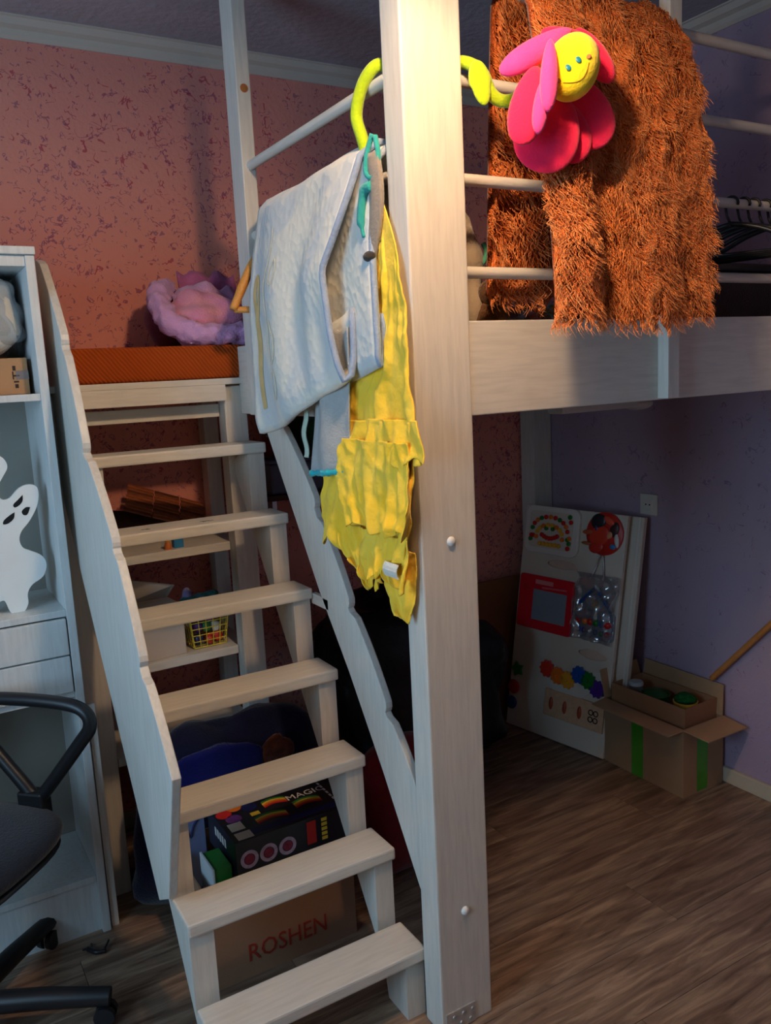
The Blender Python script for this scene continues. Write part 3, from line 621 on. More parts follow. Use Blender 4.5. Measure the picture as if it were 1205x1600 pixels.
# navy bag, black sacks behind
nv = thing('navy_bag', (.80, 2.26, 0), 'sagging dark navy cloth bag on the floor behind the ladder', 'bag')
MB().ell((.76, 2.25, .24), (.31, .085, .29), 44, 26, jit=.18, js=7, fn=lambda d: Vector((math.copysign(abs(d.x)**.6, d.x), d.y, math.copysign(abs(d.z)**.55, d.z)))).build('bag_body', fabric('navy_cloth', srgb(14, 16, 44), .3, 8), nv, True)
MB().ell((.68, 2.165, .40), (.13, .02, .09), 24, 14, jit=.2, js=14, fn=lambda d: Vector((math.copysign(abs(d.x)**.6, d.x), d.y, math.copysign(abs(d.z)**.6, d.z)))).build('blue_panel', fabric('royal_blue_cloth', srgb(24, 26, 100), .2, 10), nv, True)
MB().ell((.86, 2.165, .425), (.05, .016, .05), 20, 12, jit=.4, js=30).build('orange_print', fabric('rust_print', srgb(96, 44, 24), .4, 40), nv, True)
def sack(c, r, label, seed):
    t = thing('black_sack', (c[0], c[1], 0), label, 'bag', 'black sacks under the loft'); o = Vector((seed*3.1, seed, 0))
    mb = MB().ell(c, r, 48, 30, fn=lambda d: Vector((math.copysign(abs(d.x)**.7, d.x), math.copysign(abs(d.y)**.7, d.y), math.copysign(abs(d.z)**.6, d.z))))
    mb.v = [tuple(Vector(v)+Vector(noise.noise_vector((Vector(v)+o)*6))*.05+Vector(noise.noise_vector((Vector(v)+o)*19))*.016) for v in mb.v]
    mb.v = [(v[0], v[1], max(v[2], .002)) for v in mb.v]
    mb.build('sack_body', mat('black_sack_film', (.008, .008, .010), .38, .2, 20, .3, 40), t, True)
    MB().tube(smooth_path([(c[0], c[1], c[2]+r[2]*.85), (c[0]+.01, c[1]-.01, c[2]+r[2]+.03), (c[0]+.03, c[1]-.03, c[2]+r[2]+.075)], 4), [.05, .04, .03, .026, .024, .026, .03, .036, .04], 12).build('tied_neck', MATS['black_sack_film'], t, True)
sack((1.36, 2.42, .37), (.22, .22, .37), 'tall black sack directly behind the wavy right side board', 1)
sack((1.78, 2.54, .28), (.15, .17, .28), 'shorter black sack beside the brown hardboard sheet', 2)
rc = thing('red_cushion', (1.12, 2.0, 0), 'dark red cushion on the floor under the loft beside the post', 'cushion')
MB().ell((1.18, 2.02, .22), (.14, .09, .21), 30, 20, jit=.1, js=9, fn=lambda d: Vector((math.copysign(abs(d.x)**.6, d.x), d.y, math.copysign(abs(d.z)**.6, d.z)))).build('cushion_body', fabric('dark_red_cloth', srgb(120, 22, 28)), rc, True)
MB().tube([(1.18+.13*math.cos(a)*1.0, 2.02, .22+.195*math.sin(a)) for a in [i*math.pi/16 for i in range(32)]], .006, 6, closed=True).build('piping', fabric('dark_red_piping', srgb(90, 16, 20)), rc, True)
# wall shelf with crate under the deck
ws = thing('wall_shelf', (1.22, 2.66, 1.10), 'dark wooden wall shelf below the loft deck', 'shelf')
MB().box(1.03, 1.42, 2.50, 2.798, 1.105, 1.123).build('shelf_board', mat('dark_shelf_wood', srgb(70, 36, 30), .6, .15, 14, stretch=(1, 8, 8)), ws, bevel=.002)
for x in (1.09, 1.36): MB().box(x-.008, x+.008, 2.60, 2.798, 1.03, 1.105).build('bracket', M_STEEL, ws)
gc = thing('storage_crate', (1.20, 2.62, 1.123), 'slate blue plastic crate on the wall shelf', 'crate')
M_SLATE = plastic('slate_plastic', srgb(84, 92, 116), .5)
MB().box(1.05, 1.38, 2.515, 2.76, 1.1235, 1.225).build('crate_body', M_SLATE, gc, bevel=.008)
MB().box(1.042, 1.388, 2.507, 2.768, 1.226, 1.238).build('rim', M_SLATE, gc, bevel=.004)
gb = thing('green_bag', (1.27, 2.62, 1.238), 'dark green cloth bag on top of the slate crate', 'bag')
MB().ell((1.27, 2.63, 1.31), (.085, .10, .07), 24, 16, jit=.3, js=14).build('bag_body', fabric('dark_green_cloth', srgb(34, 58, 34)), gb, True)
MB().tube(smooth_path([(1.24, 2.55, 1.33), (1.26, 2.53, 1.385), (1.29, 2.54, 1.33)], 4), .005, 6).build('handle', fabric('dark_green_strap', srgb(28, 44, 28)), gb, True)
rt = thing('red_pouch', (1.10, 2.6, 1.238), 'small dark red pouch on top of the slate crate', 'pouch')
MB().ell((1.10, 2.60, 1.282), (.055, .06, .045), 20, 14, jit=.25, js=18).build('pouch_body', MATS['dark_red_cloth'], rt, True)
MB().tube([(1.06, 2.56, 1.315), (1.14, 2.56, 1.315)], .004, 6).build('zip', M_STEEL, rt)
hb = thing('hardboard_sheet', (2.11, 2.75, 0), 'brown hardboard sheet standing against the pink wall under the loft', 'board')
MB().box(1.92, 2.31, 2.742, 2.754, .0, .612).build('sheet', mat('hardboard_brown', srgb(142, 90, 58), .6, .06, 5), hb, bevel=.001)
MB().box(1.93, 2.30, 2.756, 2.784, .0, .05).build('foot', mat('hardboard_brown', srgb(142, 90, 58)), hb)

# ------------------------------------------------------------------ clothes hanging over the ladder-side rails
def hanger_parts(t, o, ex, col, hook_r=.0022, width=.20, drop=.115, thick=.006, rail_r=.014, bar=True):
    "hanger hooked at o (rail axis), spreading along ex"
    o = Vector(o); ex = Vector(ex); z = Vector((0, 0, 1))
    hk = [o+ex*(rail_r*math.cos(a))+z*(rail_r*math.sin(a)) for a in [math.radians(d) for d in range(200, -31, -23)]]
    hk += [o+ex*.010-z*.030, o-z*.052]
    MB().tube(hk, hook_r, 8).build('hook', M_STEEL if col is not M_BLACKPL else M_BLACKPL, t, True)
    top = o-z*.050
    for sgn in (-1, 1):
        MB().tube(smooth_path([top, top+ex*(sgn*width*.35)-z*(drop*.22), top+ex*(sgn*width*.75)-z*(drop*.68), top+ex*(sgn*width)-z*drop], 4), [thick*1.15]*4+[thick*1.1]*5+[thick]*4, 8).build('shoulder', col, t, True)
    if bar: MB().tube([top-ex*width*.96-z*drop, top+ex*width*.96-z*drop], thick*.75, 8).build('trouser_bar', col, t, True)
wh = thing('wooden_hanger', (.924, 2.155, 1.885), 'honey coloured wooden hanger beside the pale blue blanket', 'hanger')
M_HW = mat('honey_wood', srgb(204, 138, 66), .45, .12, 30, stretch=(1, 8, 8))
hanger_parts(wh, (.924, 2.155, 1.885), (1, 0, 0), M_HW, width=.098, drop=.150, thick=.0115)

bl = thing('quilt', (.92, 1.80, 1.94), 'pale blue and cream baby quilt folded over the ladder-side rail', 'blanket')
def quilt_mat():
    m, nt, b = principled('pale_blue_quilt')
    tc = N(nt, 'ShaderNodeTexCoord')
    n1 = N(nt, 'ShaderNodeTexNoise', Scale=6.0, Detail=2.0, Distortion=.8); nt.links.new(tc.outputs['Object'], n1.inputs['Vector'])
    r = N(nt, 'ShaderNodeValToRGB'); r.color_ramp.elements[0].position = .44; r.color_ramp.elements[1].position = .56
    r.color_ramp.elements[0].color = rgba(srgb(206, 208, 206)); r.color_ramp.elements[1].color = rgba(srgb(228, 222, 208)); nt.links.new(n1.outputs['Fac'], r.inputs[0])
    nt.links.new(r.outputs[0], b.inputs['Base Color']); b.inputs['Roughness'].default_value = .95; b.inputs['Sheen Weight'].default_value = .3; b.inputs['Specular IOR Level'].default_value = .1
    n2 = N(nt, 'ShaderNodeTexVoronoi', Scale=55.0); nt.links.new(tc.outputs['Object'], n2.inputs['Vector'])
    bp = N(nt, 'ShaderNodeBump', Strength=.25, Distance=.008); nt.links.new(n2.outputs['Distance'], bp.inputs['Height']); nt.links.new(bp.outputs[0], b.inputs['Normal'])
    return m
M_QUILT = quilt_mat(); M_PIPE = fabric('grey_blue_piping', srgb(150, 164, 186), .06); M_TAN = fabric('tan_print', srgb(216, 182, 122), .1)
# outer fold: u runs from the near edge (0) to the far edge (1), v down the drape
def quilt_outer(u, v):
    prof = [(0.00, .962, 1.800), (.10, .958, 1.905), (.17, .940, 1.952), (.22, .915, 1.955), (.28, .888, 1.930), (.40, .868, 1.82), (.55, .856, 1.68), (.70, .848, 1.54), (.82, .846, None), (.86, .854, -.022), (.90, .868, -.012), (.95, .876, .04), (1.0, .880, .13)]
    zb = lerp(1.505, 1.382, u**.9)
    xs = [p[0] for p in prof]; X = [p[1] for p in prof]
    Z = []
    for p in prof:
        if p[2] is None: Z.append(zb+.012)
        elif p[2] < 1: Z.append(zb+p[2])
        elif p[0] >= .55: Z.append(lerp(p[2], lerp(1.86, zb, (p[0]-.4)/.42), .75))
        else: Z.append(p[2])
    x = interp(v, xs, X); z = interp(v, xs, Z)
    near = interp(v, [0, .2, .35, .55, .75, .9, 1], [1.515, 1.52, 1.57, 1.655, 1.63, 1.60, 1.60])
    far = interp(v, [0, .25, .5, .8, 1], [2.08, 2.085, 2.12, 2.09, 2.06])
    yy = lerp(near, far, u)
    fold = .010*math.sin(2*math.pi*(1.6*u+.5*v))*min(1, max(0, v-.2)*3)+.016*math.exp(-((u-.22)/.10)**2)*min(1, max(0, v-.15)*2)
    fold += noise.noise(Vector((yy*7, z*5, 2)))*.010
    return (x-fold, yy, z+.006*math.sin(5*u+1)*min(1, v*4))
MB().sheet(quilt_outer, 46, 70, .012).build('outer_fold', M_QUILT, bl, True)
def quilt_inner(u, v):
    prof = [(0, .952, 1.80), (.12, .948, 1.92), (.22, .925, 1.942), (.32, .905, 1.92), (.5, .896, 1.76), (.72, .889, 1.60), (.84, .886, 1.535), (.88, .892, 1.516), (.92, .902, 1.522), (1.0, .906, 1.62)]
    x = interp(v, [p[0] for p in prof], [p[1] for p in prof]); z = interp(v, [p[0] for p in prof], [p[2] for p in prof])
    near = interp(v, [0, .25, .5, .8, 1], [1.50, 1.495, 1.520, 1.500, 1.505]); yy = lerp(near, 1.95, u)
    return (x-.006*math.sin(9*u+2*v), yy, z-.09*u*min(1, max(0, v-.3)*2))
MB().sheet(quilt_inner, 26, 50, .012).build('inner_fold', M_QUILT, bl, True)
for fn, nm in ((quilt_outer, 0), (quilt_inner, 1)):
    MB().tube([fn(0, .12+.88*i/44) for i in range(45)], .0075, 8).build('piping', M_PIPE, bl, True)
def motif(path, w, material):
    pts = smooth_path([(a, b, 0) for a, b in path], 8); vs = []; n = len(pts)
    P = []; NR = []
    for p in pts:
        q = Vector(quilt_outer(p.x, p.y)); nrm = (Vector(quilt_outer(p.x+.01, p.y))-q).cross(Vector(quilt_outer(p.x, p.y+.01))-q).normalized()
        if nrm.x > 0: nrm = -nrm
        P.append(q); NR.append(nrm)
    for i in range(n):
        t = (P[min(i+1, n-1)]-P[max(i-1, 0)]).normalized(); sd = t.cross(NR[i]).normalized(); ww = w*(.45+.55*math.sin(math.pi*(i+.5)/n)**.5)
        for k in (-1, 0, 1): vs.append(P[i]+sd*ww*k+NR[i]*(.0074+.0016*(k == 0)))
    fs = [(3*i+k, 3*i+k+1, 3*i+k+4, 3*i+k+3) for i in range(n-1) for k in range(2)]
    MB().add(vs, fs).build('printed_motif', material, bl, True)
motif([(.87, .80), (.89, .72), (.87, .64), (.90, .57), (.925, .52), (.91, .475), (.87, .485), (.855, .53), (.875, .58)], .0115, M_TAN)
motif([(.89, .80), (.91, .72), (.895, .64), (.915, .58)], .0085, M_TAN)
M_CRM = fabric('cream_print', srgb(222, 212, 188), .08)
motif([(.66, .47), (.63, .44), (.60, .47), (.62, .51), (.66, .50), (.66, .46)], .0028, M_CRM)
motif([(.62, .64), (.66, .60), (.69, .65), (.66, .70), (.61, .69), (.60, .65), (.62, .63)], .0025, M_CRM)
motif([(.70, .74), (.66, .72), (.62, .75), (.64, .79), (.69, .79), (.70, .75)], .0025, M_CRM)
motif([(.72, .35), (.70, .42), (.73, .50), (.70, .58), (.72, .66)], .0022, M_CRM)

gs = thing('grey_shirt', (.905, 1.70, 1.45), 'grey child shirt with turquoise hem hanging below the quilt', 'shirt')
M_GREY = fabric('grey_jersey', srgb(170, 170, 168), .06, 40); M_TURQ = fabric('turquoise_trim', srgb(40, 176, 186), .1, 40)
def shirt(u, v):
    yy = lerp(lerp(1.60, 1.655, v), lerp(1.76, 1.835, v), u); return (.866+.012*math.sin(7*u+2*v)+.006*noise.noise(Vector((u*4, v*3, 1))), yy, lerp(1.60, 1.288, v)-.018*u*v)
MB().sheet(shirt, 22, 26, .004).build('shirt_body', M_GREY, gs, True)
MB().tube([Vector(shirt(i/22, 1))+Vector((0, 0, -.002)) for i in range(23)], [.0075+.002*math.sin(i*2.1) for i in range(23)], 8).build('hem_trim', M_TURQ, gs, True)
MB().sheet(lambda u, v: (.870+.004*math.sin(9*v), 1.835+.022*u+.012*v, 1.43-.125*v), 4, 12, .003).build('pale_side_strip', fabric('pale_mint', srgb(190, 206, 186)), gs, True)
g2 = thing('grey_romper', (.905, 1.51, 1.95), 'grey baby romper with teal cuffs hanging between quilt and post', 'clothes')
MB().sheet(lambda u, v: (.896-.006*math.sin(3*u), lerp(1.487, 1.53, u)-.015*math.sin(math.pi*v)+.03*v*v, 1.93-.20*v), 8, 20, .010).build('sleeve', fabric('taupe_jersey', srgb(146, 134, 122), .06, 40), g2, True)
MB().tube(smooth_path([(.892, 1.50, 1.965), (.886, 1.515, 1.93), (.885, 1.52, 1.895), (.89, 1.50, 1.885), (.895, 1.487, 1.92), (.893, 1.492, 1.96)], 5), .0055, 8).build('cuff', fabric('teal_cuff', srgb(52, 158, 150), .1, 40), g2, True)
MB().tube(smooth_path([(.888, 1.505, 1.868), (.884, 1.53, 1.862), (.882, 1.545, 1.81), (.884, 1.54, 1.775)], 5), [.011]*6+[.009]*6+[.004]*4, 8).build('cuff', MATS['teal_cuff'], g2, True)
MB().ell((.886, 1.525, 1.735), (.012, .018, .011), 16, 12).build('dark_cuff', fabric('charcoal_cuff', srgb(60, 54, 50)), g2, True)

dr = thing('yellow_dress', (.895, 1.55, 1.76), 'bright yellow crinkled ruffled dress hanging beside the post', 'dress')
M_YEL = mat('yellow_cotton', srgb(255, 204, 52), .85, .05, 9, .55, 34, spec=.1, sheen=.15, col2=srgb(255, 214, 80))
def ridged(p, s): return 1-abs(noise.noise(Vector(p)*s))*2
def tier(zt, zb, zs, left, right, x0, bell, folds, crump, seed, hem=0.):
    def fn(u, v):
        z = lerp(zt, zb, v); l = interp(-z, [-a for a in zs], left); r = interp(-z, [-a for a in zs], right)
        y = lerp(l, r, u); amp = bell*(.25+.75*v)
        x = x0-amp*.6+amp*math.sin(2*math.pi*folds*u+seed+.8*math.sin(3*v+seed))*.6
        q = (y*9+seed, z*6, seed)
        x += -crump*ridged(q, 1.3)-crump*.5*ridged((q[0]*2.3, q[1]*2.3, seed), 1.2)
        y += .5*crump*noise.noise(Vector((u*6, v*6, seed+4)))
        z += hem*v**4*(math.sin(2*math.pi*folds*1.7*u+seed)+.7*noise.noise(Vector((u*9, seed, 1))))-.0*u
        return (x, y, z)
    return fn
def dress_part(name, fn, nu=46, nv=46): return MB().sheet(fn, nu, nv, .003).build(name, M_YEL, dr, True)
def fold_sheet(rows, x0, folds, amp, crump, seed, hem, name, nu=80, nv=80, th=.0025):
    "rows: (z, left, right) down the cloth"
    zs = [r[0] for r in rows]; K = np.linspace(0, 1, len(rows))
    def fn(u, v):
        z = interp(v, K, zs); l = interp(v, K, [r[1] for r in rows]); r_ = interp(v, K, [r[2] for r in rows]); y = lerp(l, r_, u)
        a = amp*(.35+.65*v)
        x = x0-a*.5*(1+math.sin(2*math.pi*folds*u+seed+1.1*math.sin(2.2*v+seed)))-a*.35*math.sin(2*math.pi*folds*2.3*u+seed*2+3*v)
        q = Vector((y*10+seed*3, z*7, seed))
        x -= crump*(1-abs(noise.noise(q*1.1))*2.2)+crump*.55*(1-abs(noise.noise(q*2.7))*2.2)+crump*.25*noise.noise(q*6)
        y += crump*.8*noise.noise(q*1.6+Vector((5, 0, 0)))
        z += hem*v**5*(math.sin(2*math.pi*folds*1.3*u+seed)+noise.noise(Vector((u*7, seed, 1)))+.6*noise.noise(Vector((u*21, seed, 4))))
        return (min(x, .902), y, z)
    return MB().sheet(fn, nu, nv, th).build(name, M_YEL, dr, True)
fold_sheet([(1.86, 1.520, 1.500), (1.78, 1.515, 1.462), (1.70, 1.530, 1.430), (1.60, 1.560, 1.415), (1.52, 1.600, 1.405), (1.46, 1.680, 1.400), (1.38, 1.700, 1.388), (1.325, 1.705, 1.375)], .912, 2.1, .016, .007, 1.0, .014, 'bodice', 80, 110)
fold_sheet([(1.405, 1.56, 1.372), (1.36, 1.565, 1.362), (1.322, 1.57, 1.355)], .892, 1.6, .014, .006, 2.6, .010, 'pocket_ruffle', 60, 40)
fold_sheet([(1.40, 1.72, 1.400), (1.28, 1.80, 1.395), (1.20, 1.835, 1.405), (1.115, 1.845, 1.430)], .905, 2.6, .026, .009, 4.1, .018, 'skirt', 100, 80)
fold_sheet([(1.36, 1.70, 1.40), (1.30, 1.715, 1.395), (1.225, 1.69, 1.39), (1.17, 1.64, 1.40)], .884, 3.1, .018, .009, 5.3, .007, 'upper_tier', 90, 60)
fold_sheet([(1.16, 1.745, 1.415), (1.11, 1.70, 1.415), (1.065, 1.665, 1.42)], .892, 5.2, .020, .008, 6.6, .016, 'hem_ruffle', 110, 40)
fold_sheet([(1.12, 1.680, 1.56), (1.07, 1.655, 1.55), (1.035, 1.625, 1.545)], .902, 2.2, .016, .010, 9.3, .012, 'side_frill', 50, 40)
fold_sheet([(1.13, 1.560, 1.430), (1.08, 1.565, 1.425), (1.02, 1.530, 1.432), (.985, 1.49, 1.445)], .905, 1.3, .014, .007, 7.9, .006, 'sash', 50, 60)
MB().sheet(lambda u, v: (.862-.006*math.sin(3*v), lerp(1.485, 1.430, u), 1.110-.030*v), 4, 4, .0015).build('care_label', fabric('label_white', srgb(226, 220, 206)), dr)

# ------------------------------------------------------------------ fur throw on the front rails
ft = thing('fur_throw', (1.41, 1.45, 2.27), 'shaggy orange brown fur throw draped over the top front rail', 'throw')
def throw(u, v):
    # v 0 back hem .. .42 over rail .. 1 front hem
    VS = [0, .10, .30, .385, .42, .455, .50, .58, .72, .86, 1.0]
    YS = [1.500, 1.497, 1.490, 1.480, 1.448, 1.405, 1.372, 1.352, 1.338, 1.325, 1.318]
    ZS_ = [1.655, 1.75, 2.05, 2.235, 2.283, 2.262, 2.20, 2.08, 1.92, 1.76, 1.602]
    y = interp(v, VS, YS); z = interp(v, VS, ZS_)
    f = max(0, (v-.45)/.55)
    l = interp(v, [0, .42, .6, 1], [1.165, 1.185, 1.185, 1.185]); r = interp(v, [0, .42, .6, 1], [1.30+.30, 1.62, 1.655, 1.655])
    x = lerp(l, r, u)
    if f > 0:
        y -= f*(.050*math.exp(-((x-1.235)/.045)**2) - .030*math.exp(-((x-1.325)/.035)**2) + .020*math.exp(-((x-1.47)/.07)**2) - .008*math.exp(-((x-1.56)/.04)**2))
        z += f*f*(-.012*math.exp(-((x-1.22)/.06)**2)+.010*math.sin(9*u))
    else: y += .010*math.sin(12*u)
    return Vector((x, y, z))
MB().sheet(throw, 50, 70, .010).build('hide', M_HIDE, ft, True)
rng = np.random.default_rng(3)
V = []; F = []; TINT = []
NSEG, NS = 6, 3
def strand(u, v, side, L, w):
    p = throw(u, v); e = .004
    n = (throw(min(1, u+e), v)-throw(max(0, u-e), v)).cross(throw(u, min(1, v+e))-throw(u, max(0, v-e))).normalized()
    if (n.y > 0) == (side < 0): n = -n                       # side -1: towards -Y, +1: towards +Y
    clump = Vector(noise.noise_vector(Vector((p.x*26, p.z*20, side*5+v))))
    down = Vector((0, 0, -1)); d = (n*.60+down*.75+Vector((clump.x*1.15, 0, clump.z*.5))).normalized()
    sidev = d.cross(n).normalized(); ph = 6.28*noise.noise(Vector((p.x*14, p.z*14, 7)))+rng.normal()*.5; fr = 2.2+rng.random()*1.2
    base = len(V); q = p+n*.003; tv = float(np.clip(.45+.28*rng.normal(), 0, 1))
    for i in range(NSEG+1):
        t = i/NSEG; c = q+d*(L*t)+down*(L*.30*t*t)+sidev*(L*.20*math.sin(fr*t*3.6+ph)*t**.6)+n*(L*.13*math.sin(fr*t*3.2+ph*1.7))
        ww = w*(1-.85*t**1.5)
        for j in range(NS):
            a = 2*math.pi*j/NS; V.append(tuple(c+(sidev*math.cos(a)+n*math.sin(a))*ww)); TINT.append(min(1, max(0, .12+.55*t+.5*(tv-.35))))
    for i in range(NSEG):
        for j in range(NS):
            F.append((base+i*NS+j, base+i*NS+(j+1) % NS, base+(i+1)*NS+(j+1) % NS, base+(i+1)*NS+j))
for k in range(24000):
    u, v = rng.random(), .40+.59*rng.random(); strand(u, v, -1, .028+.016*rng.random(), .0013+.0007*rng.random())
for k in range(700):   # rims
    s = rng.random(); u, v = ((0, .42+.58*s), (1, .42+.58*s), (s, 1.0))[k % 3]; strand(u, v, -1, .034+.014*rng.random(), .0018)
for k in range(500): strand(0, .42*rng.random(), -1, .030+.014*rng.random(), .0018)
for k in range(3600):
    u, v = rng.random(), .40*rng.random(); strand(u, v, -1 if u < .35 else 1, .030+.016*rng.random(), .0019)
off = root_loc(ft); me = bpy.data.meshes.new('fur_pile')
va = np.array(V, dtype=np.float32)-np.array(off, dtype=np.float32); fa = np.array(F, dtype=np.int32)
me.vertices.add(len(va)); me.vertices.foreach_set('co', va.ravel()); me.loops.add(fa.size); me.loops.foreach_set('vertex_index', fa.ravel())
me.polygons.add(len(fa)); me.polygons.foreach_set('loop_start', np.arange(0, fa.size, 4, dtype=np.int32)); me.polygons.foreach_set('loop_total', np.full(len(fa), 4, dtype=np.int32))
me.polygons.foreach_set('use_smooth', [True]*len(fa)); me.update(); at = me.attributes.new('tint', 'FLOAT', 'POINT'); at.data.foreach_set('value', np.array(TINT, dtype=np.float32))
me.materials.append(M_FUR); fo = bpy.data.objects.new('fur_pile', me); COL.objects.link(fo); fo.parent = ft; fo['kind'] = 'stuff'

# ------------------------------------------------------------------ plush flower wound round the rails
pf = thing('plush_flower', (1.17, 1.25, 1.99), 'plush toy flower with yellow smiling head and hot pink petals hung on the rail', 'plush toy')
M_GRN = fabric('lime_plush', srgb(170, 196, 30), .06, 20, .25); M_HOT = fabric('hot_pink_plush', srgb(255, 38, 84), .05, 20, .2); M_MAG = fabric('magenta_plush', srgb(240, 66, 140), .06, 20, .2); M_YP = fabric('yellow_plush', srgb(255, 224, 30), .03, 20, .2)
MB().tube(smooth_path([(.905, 1.550, 1.945), (.900, 1.556, 1.975), (.897, 1.568, 2.02), (.902, 1.545, 2.070), (.918, 1.515, 2.098), (.955, 1.512, 2.098), (1.00, 1.505, 2.095), (1.045, 1.475, 2.100), (1.065, 1.425, 2.095), (1.085, 1.395, 2.070), (1.105, 1.39, 2.030), (1.135, 1.38, 2.018), (1.165, 1.35, 2.030), (1.19, 1.31, 2.050), (1.20, 1.285, 2.065)], 6), .0125, 12).build('stem', M_GRN, pf, True)
def leaf_rot(ang): return Matrix((RIGHT, vd, UP)).transposed() @ Matrix.Rotation(ang, 3, 'Y')
MB().ell((1.076, 1.388, 2.048), (.022, .011, .045), 20, 16, rot=leaf_rot(math.radians(-12)), fn=lambda d: Vector((d.x*(1.0 if d.z > 0 else .85), d.y, d.z))).build('leaf', M_GRN, pf, True)
HC = Vector((1.176, 1.240, 2.042)); HR = leaf_rot(math.radians(18))
head = MB().ell(HC, (.050, .046, .062), 32, 24, rot=HR).build('head', M_YP, pf, True)
def petal(c, hl, hw, th, ang, material, tilt=0, nm='petal'):
    rot = leaf_rot(math.radians(ang)) @ Matrix.Rotation(math.radians(tilt), 3, 'X')
    o = MB().ell(c, (hw, th, hl), 26, 20, rot=rot, fn=lambda d: Vector((d.x*(1+.18*d.z), d.y, d.z))).build(nm, material, pf, True)
    return o
def at_px(px, py, Y):
    r = RIGHT*((px-602.5)/FPX)+UP*((800-py)/FPX)+vd; t = Y/r.y; return Vector((0, 0, 1.5))+r*t
petal((1.128, 1.285, 2.078), .078, .024, .020, -121, M_MAG, 0)
petal((1.215, 1.285, 2.105), .060, .024, .022, 112, M_HOT, 0)
petal((1.264, 1.272, 2.085), .062, .024, .020, 146, M_HOT, 0)
petal((1.096, 1.272, 1.975), .075, .034, .020, 192, M_HOT, 0)
petal((1.106, 1.225, 2.015), .066, .016, .017, 182, M_MAG, 0)
petal((1.098, 1.240, 1.965), .050, .014, .016, 186, M_MAG, 0)
petal((1.165, 1.295, 1.940), .078, .062, .018, 198, M_HOT, 0)
petal((1.262, 1.292, 1.985), .074, .050, .018, 158, M_HOT, 0)
petal((1.222, 1.296, 1.945), .060, .040, .018, 170, M_HOT, 0)
# face
fn_ = (Vector((0, 0, 1.5))-HC).normalized(); ca_ = math.radians(38)
fr_ = (RIGHT*math.cos(ca_)+UP*math.sin(ca_)); fu_ = (-RIGHT*math.sin(ca_)+UP*math.cos(ca_))
def on_face(a, b, lift=.0008):
    q = fr_*a+fu_*b; loc = HR.inverted() @ q; w = HR.inverted() @ fn_
    A = (w.x/.050)**2+(w.y/.046)**2+(w.z/.062)**2; B = 2*(loc.x*w.x/.050**2+loc.y*w.y/.046**2+loc.z*w.z/.062**2); Cc = (loc.x/.050)**2+(loc.y/.046)**2+(loc.z/.062)**2-1
    t = (-B+math.sqrt(max(B*B-4*A*Cc, 0)))/(2*A); return HC+q+fn_*(t+lift)
M_EYE = plastic('teal_eye', srgb(30, 120, 140)); M_NOSE = fabric('brown_felt', srgb(196, 110, 60)); M_MOUTH = fabric('mouth_thread', srgb(150, 90, 30))
frot = Matrix((fr_, -fn_, fu_)).transposed()
for a in (-.005, .018): MB().ell(on_face(a, .004), (.0050, .002, .0062), 14, 10, rot=frot).build('eye', M_EYE, head, True)
for a, b in ((-.033, -.004), (.036, -.003)): MB().ell(on_face(a, b), (.0052, .0016, .004), 12, 8, rot=frot).build('cheek', M_NOSE, head, True)
MB().tube([on_face(-.030+.060*i/14, -.012-.016*math.sin(math.pi*i/14), .0001) for i in range(15)], .0006, 6).build('smile', M_MOUTH, head, True)

# ------------------------------------------------------------------ black hangers and things on the loft
for i, x in enumerate((1.915, 1.962, 2.003, 2.050, 2.085)):
    t = thing('black_hanger', (x, 1.45, RZ[1]), ['leftmost', 'second', 'middle', 'fourth', 'rightmost'][i]+' of the black plastic hangers on the front rail', 'hanger', 'black hangers on the front rail')
    hanger_parts(t, (x, 1.45, RZ[1]), Vector((-.42+.05*i, .9, 0)).normalized(), M_BLACKPL, hook_r=.0034, width=.19, drop=.075, thick=.0055, rail_r=.0165)
sc = thing('suitcase', (2.16, 1.85, 1.50), 'dark brown suitcase with black rim lying on the loft', 'suitcase')
MB().box(1.86, 2.40, 1.66, 2.05, 1.501, 1.745).build('case_body', fabric('dark_brown_case', srgb(70, 50, 48)), sc, True, bevel=.02, seg=3)
MB().box(1.85, 2.405, 1.65, 2.06, 1.745, 1.768).build('rim', M_BLACKPL, sc, bevel=.006)
bb = thing('beige_clothes', (1.20, 1.62, 1.50), 'bundle of beige clothes on the loft behind the corner post', 'clothes')
mb = MB().ell((1.175, 1.63, 1.68), (.055, .075, .18), 28, 26, jit=.3, js=14); mb.build('bundle', fabric('beige_jersey', srgb(176, 156, 132), .12, 20), bb, True)
MB().tube(smooth_path([(1.215, 1.575, 1.78), (1.222, 1.572, 1.76), (1.212, 1.572, 1.738), (1.196, 1.575, 1.728)], 4), .006, 8).build('green_trim', fabric('sea_green_trim', srgb(80, 160, 130)), bb, True)
pt = thing('brown_plush', (1.22, 1.56, 1.50), 'dark brown plush toy on the loft just behind the bottom rail', 'plush toy')
MB().ell((1.215, 1.555, 1.58), (.045, .05, .078), 22, 16).build('body', fabric('brown_plush_cloth', srgb(96, 62, 34), .2, 40, .5), pt, True)
MB().ell((1.215, 1.545, 1.665), (.034, .034, .034), 20, 14).build('head', MATS['brown_plush_cloth'], pt, True)
for dx in (-.014, .014): MB().ell((1.210+dx, 1.513, 1.668), (.005, .004, .006), 10, 8).build('eye', M_BLACKPL, pt, True)
cp = thing('plastic_toy_bag', (1.36, 1.60, 1.50), 'clear plastic bag of mixed toys on the loft beside the throw', 'bag')
MB().ell((1.375, 1.61, 1.578), (.095, .075, .076), 26, 16, jit=.3, js=16).build('contents', mat('dark_toy_mix', srgb(34, 30, 32), .5, .6, 30, col2=srgb(110, 104, 100)), cp, True)
MB().ell((1.375, 1.61, 1.580), (.106, .085, .082), 30, 20, jit=.3, js=20).build('film', M_FILM, cp, True)
